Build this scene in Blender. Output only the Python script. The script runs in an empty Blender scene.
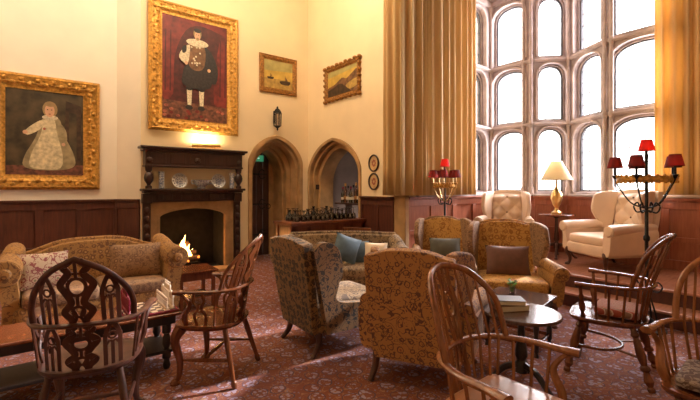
import bpy, bmesh, math, random
from mathutils import Vector, Matrix
random.seed(7)
C = bpy.context.scene.collection
PI = math.pi
sin, cos = math.sin, math.cos

# ------------------------------------------------------------------ camera frame
H = 1.45; F = 400.0
FW = Vector((cos(math.radians(52)), sin(math.radians(52)), 0))
RT = Vector((sin(math.radians(52)), -cos(math.radians(52)), 0))
def W(x, z, h=0.0):                 # right / forward distances from the camera spot -> room
    p = RT * x + FW * z
    return Vector((p.x, p.y, h))
def FACE(x, z):                     # z-rotation that turns a thing's front (-Y) to a direction
    d = W(x, z); return math.atan2(d.y, d.x) + PI / 2

# ------------------------------------------------------------------ materials
M = {}
def newmat(name):
    m = bpy.data.materials.new(name); m.use_nodes = True
    nt = m.node_tree; b = nt.nodes['Principled BSDF']; M[name] = m
    return m, nt, b
def N(nt, t, **kw):
    n = nt.nodes.new(t)
    for k, v in kw.items():
        if k in ('inp',):
            for a, c in v.items(): n.inputs[a].default_value = c
        else: setattr(n, k, v)
    return n
def c4(c): return (c[0], c[1], c[2], 1)
def ramp(nt, fac, stops, interp='LINEAR'):
    r = N(nt, 'ShaderNodeValToRGB'); r.color_ramp.interpolation = interp
    e = r.color_ramp.elements
    e[0].position, e[0].color = stops[0][0], c4(stops[0][1])
    e[1].position, e[1].color = stops[-1][0], c4(stops[-1][1])
    for p, c in stops[1:-1]:
        q = e.new(p); q.color = c4(c)
    nt.links.new(fac, r.inputs[0]); return r.outputs[0]
def coords(nt, scale=(1,1,1), rot=(0,0,0)):
    t = N(nt, 'ShaderNodeTexCoord'); mp = N(nt, 'ShaderNodeMapping')
    mp.inputs['Scale'].default_value = scale; mp.inputs['Rotation'].default_value = rot
    nt.links.new(t.outputs['Object'], mp.inputs[0]); return mp.outputs[0]
def noise(nt, vec, scale, detail=3, dist=0):
    n = N(nt, 'ShaderNodeTexNoise'); n.inputs['Scale'].default_value = scale
    n.inputs['Detail'].default_value = detail; n.inputs['Distortion'].default_value = dist
    nt.links.new(vec, n.inputs['Vector']); return n
def bump(nt, b, h, s, d=0.01):
    bp = N(nt, 'ShaderNodeBump'); bp.inputs['Strength'].default_value = s; bp.inputs['Distance'].default_value = d
    nt.links.new(h, bp.inputs['Height']); nt.links.new(bp.outputs[0], b.inputs['Normal'])
def plain(name, col, rough=.5, metal=0, var=.12, scale=8, bmp=0, emit=None, es=0, sheen=0):
    m, nt, b = newmat(name)
    v = coords(nt); n = noise(nt, v, scale)
    lo = [max(0, x*(1-var)) for x in col]; hi = [min(1, x*(1+var)) for x in col]
    nt.links.new(ramp(nt, n.outputs[0], [(.3, lo), (.7, hi)]), b.inputs['Base Color'])
    b.inputs['Roughness'].default_value = rough; b.inputs['Metallic'].default_value = metal
    if sheen: b.inputs['Sheen Weight'].default_value = sheen
    if bmp: bump(nt, b, n.outputs[0], bmp)
    if emit: b.inputs['Emission Color'].default_value = c4(emit); b.inputs['Emission Strength'].default_value = es
    return m
def wood(name, dark, light, rough=.3, sc=(14, 14, 1.5), n2=3):
    m, nt, b = newmat(name)
    v = coords(nt, sc); n = noise(nt, v, 2.2, 5, .6)
    v2 = coords(nt); k = noise(nt, v2, n2, 2)
    mx = N(nt, 'ShaderNodeMix', data_type='FLOAT'); mx.inputs[0].default_value = .4
    nt.links.new(n.outputs[0], mx.inputs[2]); nt.links.new(k.outputs[0], mx.inputs[3])
    nt.links.new(ramp(nt, mx.outputs[0], [(.32, dark), (.68, light)]), b.inputs['Base Color'])
    b.inputs['Roughness'].default_value = rough
    bump(nt, b, n.outputs[0], .15, .003)
    return m
def math_(nt, op, a, b=None):
    n = N(nt, 'ShaderNodeMath', operation=op)
    for i, x in enumerate((a, b)):
        if x is None: continue
        if isinstance(x, (int, float)): n.inputs[i].default_value = x
        else: nt.links.new(x, n.inputs[i])
    return n.outputs[0]
def mixc(nt, f, a, b):
    n = N(nt, 'ShaderNodeMix', data_type='RGBA')
    if isinstance(f, (int, float)): n.inputs[0].default_value = f
    else: nt.links.new(f, n.inputs[0])
    for i, x in ((6, a), (7, b)):
        if isinstance(x, tuple): n.inputs[i].default_value = c4(x)
        else: nt.links.new(x, n.inputs[i])
    return n.outputs[2]
def floral(name, base, motif, accent, scale=6, rough=.85, lo=.30, hi=.40, vine=.06, dark=.35, core=.14, rnd=.45, dist=.35, sheen=.05):
    """rings of petals round flower hearts with wandering vines between"""
    m, nt, b = newmat(name)
    v = coords(nt)
    n = noise(nt, v, scale*1.6, 2)
    ad = N(nt, 'ShaderNodeVectorMath', operation='MULTIPLY_ADD')
    nt.links.new(n.outputs['Color'], ad.inputs[0]); ad.inputs[1].default_value = (dist/scale,)*3
    nt.links.new(v, ad.inputs[2])
    def vor(s, r, feat='F1'):
        o = N(nt, 'ShaderNodeTexVoronoi', feature=feat); o.inputs['Scale'].default_value = s
        o.inputs['Randomness'].default_value = r; nt.links.new(ad.outputs[0], o.inputs['Vector']); return o.outputs['Distance']
    d = vor(scale, rnd); d3 = vor(scale*3.3, .7); e = math_(nt, 'ABSOLUTE', math_(nt, 'SUBTRACT', noise(nt, v, scale*.9, 1, 1.2).outputs[0], .5))
    ring = math_(nt, 'MULTIPLY', math_(nt, 'GREATER_THAN', d, lo), math_(nt, 'LESS_THAN', d, hi))
    petal = math_(nt, 'MULTIPLY', math_(nt, 'LESS_THAN', d3, .24), math_(nt, 'LESS_THAN', d, hi+.25))
    vn = math_(nt, 'LESS_THAN', e, vine*.45)
    mask = math_(nt, 'MAXIMUM', math_(nt, 'MAXIMUM', ring, petal), vn)
    heart = math_(nt, 'LESS_THAN', d, core)
    col = mixc(nt, mask, base, motif); col = mixc(nt, heart, col, accent)
    big = noise(nt, v, 2.2, 2)
    col2 = mixc(nt, math_(nt, 'MULTIPLY', big.outputs[0], .35), col, tuple(x*.55 for x in base))
    nt.links.new(col2, b.inputs['Base Color'])
    b.inputs['Roughness'].default_value = rough; b.inputs['Sheen Weight'].default_value = sheen
    bump(nt, b, mask, .25, .003)
    return m

plain('plaster', (.84, .67, .43), .9, var=.04, scale=2, bmp=.05)  # deeper cream than the left wall, lamp warmth by the corner painted in
plain('plaster_pale', (.88, .79, .66), .9, var=.04, scale=2, bmp=.05)
plain('ceiling', (.8, .72, .58), .9, var=.03)
plain('stone_tan', (.42, .245, .105), .8, var=.22, scale=5, bmp=.3)
plain('stone_hearth', (.33, .19, .085), .75, var=.25, scale=6, bmp=.3)
plain('stone_window', (.42, .34, .32), .8, var=.2, scale=6, bmp=.25)
plain('stone_window_light', (.52, .42, .38), .8, var=.15, scale=6, bmp=.2)
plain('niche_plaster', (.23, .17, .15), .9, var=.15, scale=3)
plain('soot', (.014, .012, .011), .95, var=.4, scale=9, bmp=.6)
wood('dado_wood', (.055, .014, .008), (.13, .035, .017), .5)
wood('dado_lit', (.24, .065, .035), (.42, .14, .07), .34)  # lighter copy of the dado wood, bay window light put into its colour
wood('mantel_wood', (.020, .008, .006), (.055, .02, .013), .38)
wood('door_wood', (.03, .012, .009), (.085, .033, .022), .45)
wood('counter_wood', (.13, .04, .022), (.26, .085, .045), .3)
wood('chair_wood', (.07, .020, .008), (.21, .062, .020), .26)
wood('chair_wood_dark', (.03, .010, .006), (.10, .030, .014), .42)
wood('chair_wood_honey', (.13, .042, .015), (.34, .125, .042), .26)
wood('table_black', (.012, .008, .007), (.03, .018, .014), .4)
wood('table_wood', (.09, .024, .010), (.22, .062, .022), .22)
wood('table_grey', (.06, .032, .025), (.13, .07, .05), .16)
wood('platform_wood', (.33, .14, .085), (.50, .24, .15), .22, (1.5, 14, 14))  # window glare on the treads is put into this paler colour
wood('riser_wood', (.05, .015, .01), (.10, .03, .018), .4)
wood('seat_wood', (.24, .085, .03), (.5, .21, .09), .2, (9, 2, 9))
plain('gilt', (.52, .27, .055), .42, .55, var=.4, scale=28, bmp=1)
plain('gilt_dark', (.33, .15, .035), .5, .45, var=.45, scale=30, bmp=1)
plain('brass', (.75, .5, .2), .3, .9, var=.1)
plain('iron', (.02, .018, .018), .5, .6, var=.2)
plain('lead', (.10, .10, .11), .6, .3, var=.1)
def carpet():
    m, nt, b = newmat('carpet'); v = coords(nt); sc_ = 6.5
    n = noise(nt, v, 9, 2)
    ad = N(nt, 'ShaderNodeVectorMath', operation='MULTIPLY_ADD'); nt.links.new(n.outputs['Color'], ad.inputs[0]); ad.inputs[1].default_value = (.05,)*3; nt.links.new(v, ad.inputs[2])
    def vor(s_, r_):
        o = N(nt, 'ShaderNodeTexVoronoi'); o.inputs['Scale'].default_value = s_; o.inputs['Randomness'].default_value = r_; nt.links.new(ad.outputs[0], o.inputs['Vector']); return o.outputs['Distance']
    d = vor(sc_, .35); d3 = vor(30, .8); e = math_(nt, 'ABSOLUTE', math_(nt, 'SUBTRACT', noise(nt, v, 12, 1, 1.2).outputs[0], .5))
    petals = math_(nt, 'MULTIPLY', math_(nt, 'LESS_THAN', d, .36), math_(nt, 'LESS_THAN', d3, .46))
    ring = math_(nt, 'MULTIPLY', math_(nt, 'GREATER_THAN', d, .36), math_(nt, 'LESS_THAN', d, .41))
    small = math_(nt, 'MULTIPLY', math_(nt, 'GREATER_THAN', d, .46), math_(nt, 'LESS_THAN', d3, .24))
    col = mixc(nt, math_(nt, 'LESS_THAN', e, .018), (.21, .054, .027), (.34, .17, .09))
    col = mixc(nt, small, col, (.22, .19, .30)); col = mixc(nt, ring, col, (.07, .04, .07)); col = mixc(nt, petals, col, (.34, .28, .38))
    col = mixc(nt, math_(nt, 'LESS_THAN', d, .09), col, (.16, .05, .035))
    big = noise(nt, v, 1.6, 3); col = mixc(nt, math_(nt, 'MULTIPLY', big.outputs[0], .35), col, (.17, .06, .04))
    nt.links.new(col, b.inputs['Base Color']); b.inputs['Roughness'].default_value = .95; b.inputs['Sheen Weight'].default_value = .05
    f = noise(nt, v, 160, 2); bump(nt, b, f.outputs[0], .4, .004)
carpet()
floral('yellow_brocade', (.40, .20, .05), (.16, .065, .02), (.52, .31, .11), 15, .7, .22, .36, .05, core=.12)
floral('tan_brocade', (.33, .185, .09), (.17, .085, .045), (.48, .31, .18), 16, .75, .2, .36, .06, core=.12)
floral('rust_floral', (.46, .23, .08), (.11, .05, .045), (.26, .09, .045), 14, .85, .26, .35, .05, core=.12, rnd=.3)
floral('green_floral', (.24, .13, .05), (.028, .025, .02), (.09, .05, .03), 15, .85, .15, .40, .07, core=.10)
floral('settee_damask', (.30, .20, .105), (.09, .055, .035), (.42, .32, .2), 14, .85, .2, .38, .07, core=.1)
floral('gold_velvet', (.60, .33, .08), (.31, .12, .02), (.66, .42, .16), 12, .6, .22, .36, .06, core=.1)
floral('crewel', (.62, .50, .38), (.28, .05, .075), (.22, .22, .12), 12, .85, .24, .34, .05, core=.12)
floral('dark_kilim', (.10, .055, .045), (.30, .23, .18), (.25, .05, .04), 16, .9, .2, .36, .04, core=.12)
plain('cream_leather', (.76, .58, .43), .38, var=.06, scale=5)
plain('seat_leather', (.36, .16, .07), .28, var=.3, scale=4)
plain('cream_cloth', (.78, .65, .48), .8, var=.06)
plain('blue_velvet', (.085, .14, .185), .7, var=.25, scale=10, sheen=.3)
plain('green_velvet', (.075, .075, .055), .7, var=.25, scale=10, sheen=.3)
plain('brown_velvet', (.12, .045, .028), .65, var=.25, scale=10, sheen=.3)
plain('porcelain', (.62, .62, .64), .2, var=.05)
floral('delft', (.60, .60, .62), (.10, .12, .22), (.14, .14, .2), 26, .25, .2, .38, .07, core=.15, sheen=0)
plain('candle_wax', (.85, .78, .62), .5, var=.03)
plain('red_piece', (.22, .02, .04), .25, var=.2)
plain('ivory_piece', (.72, .58, .42), .3, var=.1)
plain('leaf', (.10, .28, .03), .5, var=.3, scale=20)
plain('book_cover', (.05, .022, .018), .35, var=.2)
plain('book_cover_brown', (.13, .05, .03), .4, var=.2)
plain('paper', (.65, .58, .46), .8, var=.05)
plain('charred_log', (.08, .04, .02), .9, var=.6, scale=20, bmp=1)
plain('ember', (.5, .08, .01), .9, emit=(1, .22, .03), es=2.5)
plain('flame', (.9, .4, .05), .9, emit=(1, .5, .14), es=14)
plain('bulb', (1, .9, .7), .4, emit=(1, .75, .42), es=14)
plain('exit_green', (.03, .16, .07), .5, emit=(.06, .4, .2), es=.35)
plain('exit_white', (.7, .8, .7), .5, emit=(.6, .9, .7), es=.5)
def shade(name, col, tr):
    m, nt, b = newmat(name)
    b.inputs['Base Color'].default_value = c4(col); b.inputs['Roughness'].default_value = .8
    t = N(nt, 'ShaderNodeBsdfTranslucent'); t.inputs[0].default_value = c4(tr)
    v = coords(nt, (1, 1, 1)); n = noise(nt, v, 60); bump(nt, b, n.outputs[0], .1, .002)
    mx = N(nt, 'ShaderNodeMixShader'); mx.inputs[0].default_value = .45
    out = nt.nodes['Material Output']
    nt.links.new(b.outputs[0], mx.inputs[1]); nt.links.new(t.outputs[0], mx.inputs[2]); nt.links.new(mx.outputs[0], out.inputs[0])
shade('shade_red', (.35, .03, .03), (.85, .10, .07))
shade('shade_maroon', (.10, .018, .018), (.24, .04, .035))
shade('shade_cream', (.9, .8, .6), (.95, .85, .65))
def glassy(name, col, f=.12, alpha=.0):
    m, nt, b = newmat(name); nt.nodes.remove(b)
    t = N(nt, 'ShaderNodeBsdfTransparent'); t.inputs[0].default_value = c4(col)
    g = N(nt, 'ShaderNodeBsdfGlossy'); g.inputs['Roughness'].default_value = .08; g.inputs[0].default_value = (.9, .9, .9, 1)
    fr = N(nt, 'ShaderNodeLayerWeight'); fc = math_(nt, 'MULTIPLY', math_(nt, 'POWER', fr.outputs['Facing'], 5), .8)
    mx = N(nt, 'ShaderNodeMixShader')
    nt.links.new(math_(nt, 'ADD', fc, f+.03), mx.inputs[0])
    nt.links.new(t.outputs[0], mx.inputs[1]); nt.links.new(g.outputs[0], mx.inputs[2])
    nt.links.new(mx.outputs[0], nt.nodes['Material Output'].inputs[0])
glassy('window_glass', (.97, .98, 1), 0)
glassy('clear_glass', (.85, .85, .88), .12)
glassy('smoky_glass', (.38, .36, .38), .12)
glassy('dark_glass', (.05, .07, .05), .08)
glassy('amber_glass', (.55, .22, .05), .08)
def curtain_mat():
    m, nt, b = newmat('gold_curtain')
    v = coords(nt, (1, 1, .08)); n = noise(nt, v, 9, 3)
    col = ramp(nt, n.outputs[0], [(.3, (.62, .42, .18)), (.7, (.82, .61, .31))])
    nt.links.new(col, b.inputs['Base Color']); b.inputs['Roughness'].default_value = .88; b.inputs['Sheen Weight'].default_value = .3
    t = N(nt, 'ShaderNodeBsdfTranslucent'); t.inputs[0].default_value = (.75, .5, .2, 1)
    mx = N(nt, 'ShaderNodeMixShader'); mx.inputs[0].default_value = .35
    nt.links.new(b.outputs[0], mx.inputs[1]); nt.links.new(t.outputs[0], mx.inputs[2])
    nt.links.new(mx.outputs[0], nt.nodes['Material Output'].inputs[0])
curtain_mat()
P = {}
def paint(name, col, var=.25, scale=12):
    plain('paint_' + name, col, .55, var=var, scale=scale)
paint('umber', (.06, .042, .02), .7, 5); paint('dark', (.018, .012, .01)); paint('gown', (.62, .52, .32), .3, 20)
paint('gown_shade', (.33, .26, .14), .3); paint('skin', (.62, .36, .22), .1); paint('red', (.16, .018, .014), .5, 7)
paint('red_dark', (.07, .010, .009), .4); paint('lace', (.62, .52, .36), .3, 40); paint('black', (.022, .016, .016), .5, 30)
paint('sky_gold', (.55, .36, .07), .3, 5); paint('sky_green', (.40, .34, .12), .3, 5); paint('sea', (.42, .27, .07), .3, 14)
paint('hill', (.17, .08, .035), .5, 14); paint('tree', (.05, .025, .012), .5); paint('oval', (.55, .36, .17), .2)
paint('rose', (.35, .10, .06), .4, 30); paint('floor', (.14, .05, .03), .6, 18); paint('hair', (.30, .20, .09), .2)

# ------------------------------------------------------------------ mesh builder
class MB:
    def __init__(s): s.v = []; s.f = []; s.mi = []; s.cur = 0; s.m = Matrix.Identity(4)
    def mat(s, i): s.cur = i; return s
    def at(s, loc=(0,0,0), rot=(0,0,0)):
        from mathutils import Euler
        s.m = Matrix.Translation(loc) @ Euler(rot).to_matrix().to_4x4(); return s
    def add(s, vs, fs):
        o = len(s.v); s.v += [s.m @ Vector(p) for p in vs]
        s.f += [tuple(i + o for i in f) for f in fs]; s.mi += [s.cur] * len(fs); return s
    def box(s, x0, x1, y0, y1, z0, z1):
        vs = [(x, y, z) for z in (z0, z1) for y in (y0, y1) for x in (x0, x1)]
        return s.add(vs, [(0,2,3,1), (4,5,7,6), (0,1,5,4), (1,3,7,5), (3,2,6,7), (2,0,4,6)])
    def prism(s, pts, a, b, plane='XZ'):
        """outline in a plane, thickness from a to b along the third axis"""
        def mk(p, t):
            if plane == 'XZ': return (p[0], t, p[1])
            if plane == 'YZ': return (t, p[0], p[1])
            return (p[0], p[1], t)
        n = len(pts); vs = [mk(p, a) for p in pts] + [mk(p, b) for p in pts]
        fs = [tuple(range(n)), tuple(range(2*n-1, n-1, -1))] + [(i, i+n, (i+1)%n+n, (i+1)%n) for i in range(n)]
        return s.add(vs, fs)
    def lathe(s, prof, c=(0,0,0), n=16, axis=None, sx=1, sy=1):
        """prof: (radius, height)"""
        vs = []; fs = []
        rot = Matrix.Identity(3)
        if axis is not None: rot = Vector((0,0,1)).rotation_difference(Vector(axis).normalized()).to_matrix()
        for r, z in prof:
            for k in range(n):
                a = 2*PI*k/n; p = rot @ Vector((r*cos(a)*sx, r*sin(a)*sy, z)); vs.append((p.x+c[0], p.y+c[1], p.z+c[2]))
        for i in range(len(prof)-1):
            for k in range(n):
                a, b = i*n+k, i*n+(k+1)%n
                fs.append((a, b, b+n, a+n))
        if prof[0][0] > 1e-4: fs.append(tuple(range(n-1, -1, -1)))
        if prof[-1][0] > 1e-4: fs.append(tuple(range((len(prof)-1)*n, len(prof)*n)))
        return s.add(vs, fs)
    def turned(s, a, b, prof, n=12):
        """turned member from a to b; prof: (fraction, radius)"""
        a = Vector(a); b = Vector(b); L = (b-a).length
        return s.lathe([(r, t*L) for t, r in prof], a, n, (b-a))
    def tube(s, path, r, n=8, flat=1.0, closed=False, up=(0,0,1)):
        """r: number or list; flat scales the section along 'up'-most direction"""
        path = [Vector(p) for p in path]; m = len(path)
        rs = r if isinstance(r, (list, tuple)) else [r]*m
        vs = []; fs = []; up = Vector(up); last = None
        for i, p in enumerate(path):
            if closed: t = path[(i+1)%m] - path[i-1]
            else: t = path[min(i+1, m-1)] - path[max(i-1, 0)]
            t.normalize()
            u = up - t*up.dot(t)
            if u.length < .15: u = (last - t*last.dot(t)) if last else Vector((1,0,0)) - t*t.x
            u.normalize(); last = u; w = t.cross(u)
            for k in range(n):
                a = 2*PI*k/n + PI/n
                vs.append(p + (w*cos(a) + u*sin(a)*flat)*rs[i])
        rng = m if closed else m-1
        for i in range(rng):
            for k in range(n):
                a, b = i*n+k, i*n+(k+1)%n; j = ((i+1)%m)*n
                fs.append((a, j+k, j+(k+1)%n, b))
        if not closed: fs += [tuple(range(n)), tuple(range(m*n-1, (m-1)*n-1, -1))]
        return s.add([tuple(v) for v in vs], fs)
    def ball(s, c, r, n=12, sz=1, sx=1, sy=1):
        k = 8; return s.lathe([(r*sin(PI*i/k), -r*sz*cos(PI*i/k)) for i in range(k+1)], c, n, None, sx, sy)
    def soft(s, c, size, e=.45, n=14, pinch=0):
        """pillowy box"""
        vs = []; fs = []
        def sp(v, p): return math.copysign(abs(v)**p, v)
        for i in range(n+1):
            ph = -PI/2 + PI*i/n
            for k in range(2*n):
                th = PI*k/n
                x = sp(cos(ph), e)*sp(cos(th), e*.6); y = sp(cos(ph), e)*sp(sin(th), e*.6); z = sp(sin(ph), e+.15)
                if pinch: z *= 1 - pinch*(x*x*y*y) ; x *= 1-.08*(1-y*y)*pinch; y *= 1-.08*(1-x*x)*pinch
                vs.append((c[0]+x*size[0]/2, c[1]+y*size[1]/2, c[2]+z*size[2]/2))
        for i in range(n):
            for k in range(2*n):
                a, b = i*2*n+k, i*2*n+(k+1)%(2*n); fs.append((a, b, b+2*n, a+2*n))
        return s.add(vs, fs)
    def pillow(s, w, h, t, n=12):
        """square scatter cushion in XZ, corners pointed"""
        vs = []; fs = []
        for side in (-1, 1):
            for i in range(n+1):
                for j in range(n+1):
                    u = -1+2*i/n; v = -1+2*j/n
                    q = max(0, (1-u*u)*(1-v*v))**.42
                    vs.append((u*w/2*(1-.07*(1-v*v)), side*t/2*q, v*h/2*(1-.07*(1-u*u))))
        o = (n+1)**2
        for i in range(n):
            for j in range(n):
                a = i*(n+1)+j
                fs.append((a, a+n+1, a+n+2, a+1)); fs.append((o+a, o+a+1, o+a+n+2, o+a+n+1))
        return s.add(vs, fs)
    def build(s, name, mats, parent=None, smooth=True, bevel=0, seg=2, angle=35, sub=0):
        me = bpy.data.meshes.new(name); me.from_pydata([tuple(v) for v in s.v], [], s.f)
        mats = mats if isinstance(mats, (list, tuple)) else [mats]
        for m in mats: me.materials.append(M[m])
        me.polygons.foreach_set('material_index', s.mi)
        bm = bmesh.new(); bm.from_mesh(me)
        bmesh.ops.remove_doubles(bm, verts=bm.verts, dist=1e-5)
        bmesh.ops.recalc_face_normals(bm, faces=bm.faces)
        if smooth:
            lim = math.radians(angle)
            for f in bm.faces: f.smooth = True
            for e in bm.edges:
                if len(e.link_faces) == 2 and e.calc_face_angle(0) > lim: e.smooth = False
        bm.to_mesh(me); bm.free(); me.update()
        o = bpy.data.objects.new(name, me); C.objects.link(o)
        if parent: o.parent = parent
        if bevel:
            b = o.modifiers.new('Bevel', 'BEVEL'); b.width = bevel; b.segments = seg; b.limit_method = 'ANGLE'; b.angle_limit = math.radians(40)
            if smooth and seg > 1:
                for e in me.edges: e.use_edge_sharp = False
                w = o.modifiers.new('WN', 'WEIGHTED_NORMAL'); w.keep_sharp = False
        if sub:
            q = o.modifiers.new('Sub', 'SUBSURF'); q.levels = sub; q.render_levels = sub
        return o
def tag(o, label, cat, group=None, kind=None):
    if label: o['label'] = label
    if cat: o['category'] = cat
    if group: o['group'] = group
    if kind: o['kind'] = kind
    return o
def thing(name, label, cat, loc=(0,0,0), rz=0, group=None):
    o = bpy.data.objects.new(name, None); C.objects.link(o); o.empty_display_size = .1
    o.location = loc; o.rotation_euler = (0, 0, rz)
    return tag(o, label, cat, group)
def struct(o): o['kind'] = 'structure'; return o
def dup(root, loc=None, rz=None, label=None, group=None):
    r = root.copy(); C.objects.link(r)
    if loc is not None: r.location = loc
    if rz is not None: r.rotation_euler = (0, 0, rz)
    if label: r['label'] = label
    if group: r['group'] = group
    for ch in list(root.children):
        c = ch.copy(); C.objects.link(c); c.parent = r
        for g in list(ch.children):
            d = g.copy(); C.objects.link(d); d.parent = c
    return r
def spline(pts, n=8, closed=False):
    pts = [Vector(p) for p in pts]; out = []; m = len(pts)
    for i in range(m if closed else m-1):
        p1, p2 = pts[i], pts[(i+1) % m]
        p0 = pts[i-1] if (i > 0 or closed) else p1*2-p2
        p3 = pts[(i+2) % m] if (i+2 < m or closed) else p2*2-p1
        for k in range(n):
            t = k/n
            out.append(.5*((2*p1)+(p2-p0)*t+(2*p0-5*p1+4*p2-p3)*t*t+(3*p1-p0-3*p2+p3)*t**3))
    if not closed: out.append(pts[-1])
    return out
def sp2(pts, n=8, closed=False): return [(p.x, p.y) for p in spline([(a, b, 0) for a, b in pts], n, closed)]

# arches ------------------------------------------------------------
def arch_pts(x0, x1, z0, zs, za, n=10, kind='tudor'):
    """opening outline from lower left up and round to lower right"""
    w = (x1-x0)/2; cx = (x0+x1)/2; pts = [(x0, z0)]
    for i in range(2*n+1):
        t = i/(2*n); a = PI*(1-t)
        ca = cos(a); sa = sin(a)
        if kind == 'tudor':
            u = abs(ca); h = (1-u**2.2)**.62*.82 + .18*(1-u)
            pts.append((cx+w*ca, zs+(za-zs)*h))
        else:
            e = .88; pts.append((cx+w*math.copysign(abs(ca)**e, ca), zs+(za-zs)*abs(sa)**e))
    pts.append((x1, z0)); return pts
def arch_wall(mb, X0, X1, Z0, Z1, pts, y0, y1):
    """solid rectangle with an arched hole; hole outline pts from (x0,z0) to (x1,z0)"""
    x0, x1 = pts[0][0], pts[-1][0]; z0 = pts[0][1]
    if x0 > X0: mb.box(X0, x0, y0, y1, Z0, Z1)
    if X1 > x1: mb.box(x1, X1, y0, y1, Z0, Z1)
    if z0 > Z0: mb.box(x0, x1, y0, y1, Z0, z0)
    top = pts[1:-1]
    for (a, b), (c, d) in zip(top[:-1], top[1:]):
        if abs(c-a) < 1e-6: continue
        vs = [(a, y0, b), (c, y0, d), (c, y0, Z1), (a, y0, Z1), (a, y1, b), (c, y1, d), (c, y1, Z1), (a, y1, Z1)]
        mb.add(vs, [(0,1,2,3), (7,6,5,4), (0,4,5,1), (3,2,6,7)])
def arch_ring(mb, pts, pts2, y0, y1):
    """moulding between two outlines with the same number of points"""
    n = len(pts)
    vs = [(p[0], y0, p[1]) for p in pts] + [(p[0], y0, p[1]) for p in pts2] + [(p[0], y1, p[1]) for p in pts] + [(p[0], y1, p[1]) for p in pts2]
    fs = []
    for i in range(n-1):
        fs += [(i, i+1, n+i+1, n+i), (2*n+i, 3*n+i, 3*n+i+1, 2*n+i+1), (n+i, n+i+1, 3*n+i+1, 3*n+i), (i, 2*n+i, 2*n+i+1, i+1)]
    mb.add(vs, fs)
def face_dir(mb, p0, p1):
    """local x runs p0->p1, local y points behind the wall (left of travel when seen from inside)"""
    d = Vector(p1)-Vector(p0); a = math.atan2(d.y, d.x)
    mb.at((p0[0], p0[1], 0), (0, 0, a)); return d.length

# ================================================================== SETTING
WY, WL, WX, TOP = 7.2, 7.5, 4.5, 6.3      # fireplace wall, left wall, right wall, ceiling
PH = .34                                    # platform height
BY = 4.38                                   # bay side wall
BX = 6.85                                   # bay front wall
mb = MB(); mb.box(-4.5, 5.2, -3, 8.2, -.1, 0)
struct(mb.build('floor', 'carpet', smooth=False))
mb = MB(); mb.box(-4.5, 4.7, -3.2, 8.2, TOP, TOP+.1); struct(mb.build('ceiling', 'ceiling', smooth=False))
mb = MB(); mb.box(4.45, 7.7, -3.2, 4.6, 4.98, 5.08); struct(mb.build('ceiling_bay', 'stone_window_light', smooth=False))
mb = MB(); mb.box(-4.7, 5.5, -3.2, -3, 0, TOP); struct(mb.build('wall_back', 'plaster', smooth=False))
mb = MB(); mb.box(-4.7, -4.5, -3.2, 7.7, 0, TOP); struct(mb.build('wall_far_left', 'plaster', smooth=False))
mb = MB(); mb.box(BX, BX+.2, -3.2, .3, 0, TOP); mb.box(5.2, 7.6, -3.2, -1.5, -.1, TOP); struct(mb.build('wall_bay', 'stone_window', smooth=False))
mb = MB(); mb.box(-4.5, 1.025, WL, WL+.2, 0, TOP); mb.prism([(1.025, WL), (1.32, WY), (1.32, WL+.2), (1.025, WL+.2)], 0, TOP, 'XY')
struct(mb.build('wall_left', 'plaster_pale', smooth=False))
# fireplace wall: rect hole for the firebox, arched hole for the door
mb = MB()
mb.box(1.32, 1.55, WY, WY+.3, 0, TOP); mb.box(1.55, 2.7, WY, WY+.3, 1.15, TOP); mb.box(2.7, 3.0, WY, WY+.3, 0, TOP)
door_out = arch_pts(3.16, 4.36, 0, 1.95, 2.50)
mb.at((0,0,0)); arch_wall(mb, 3.0, 4.7, 0, TOP, door_out, WY, WY+.3)
struct(mb.build('wall_fireplace', 'plaster', smooth=False))
# right wall with the arched bar niche: local x = from Y 7.2 towards the camera
mb = MB(); L = face_dir(mb, (WX, 7.2), (WX, BY))
bar_out = arch_pts(.03, 1.77, 0, 1.78, 2.42)
arch_wall(mb, 0, L, 0, TOP, bar_out, 0, .25)
mb.at(); mb.box(WX, WX+.25, -3.2, BY, 4.98, TOP); struct(mb.build('wall_right', 'plaster', smooth=False))
# stone jamb orders of the door arch and back wall of the passage
mb = MB()
def inset(p, d):  # shrink an opening outline
    x0, x1 = p[0][0], p[-1][0]; cx = (x0+x1)/2; k = (x1-x0-2*d)/(x1-x0)
    return [(cx+(x-cx)*k, z - d*(1 if z > p[1][1]-1e-6 else 0)*min(1, 1)) if 0 < i < len(p)-1 else (cx+(x-cx)*k, z) for i, (x, z) in enumerate(p)]
a0 = door_out; a1 = inset(a0, .07); a2 = inset(a1, .05); a3 = inset(a2, .09); a4 = inset(a3, .05)
arch_ring(mb, a0, a1, WY-.03, WY+.3); arch_ring(mb, a1, a2, WY+.06, WY+.45); arch_ring(mb, a2, a3, WY+.30, WY+.62); arch_ring(mb, a3, a4, WY+.40, WY+.8)
mb.box(2.9, 3.3, WY+.3, WY+.8, 0, 2.7); mb.box(4.33, 4.7, WY+.3, WY+.8, 0, 2.7); mb.box(2.9, 4.7, WY+.3, WY+.8, 2.5, 2.9)
mb.box(4.0, 4.6, WY+.8, WY+.9, 0, 2.7)
struct(mb.build('trim_1', 'stone_tan', bevel=.008))
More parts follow.
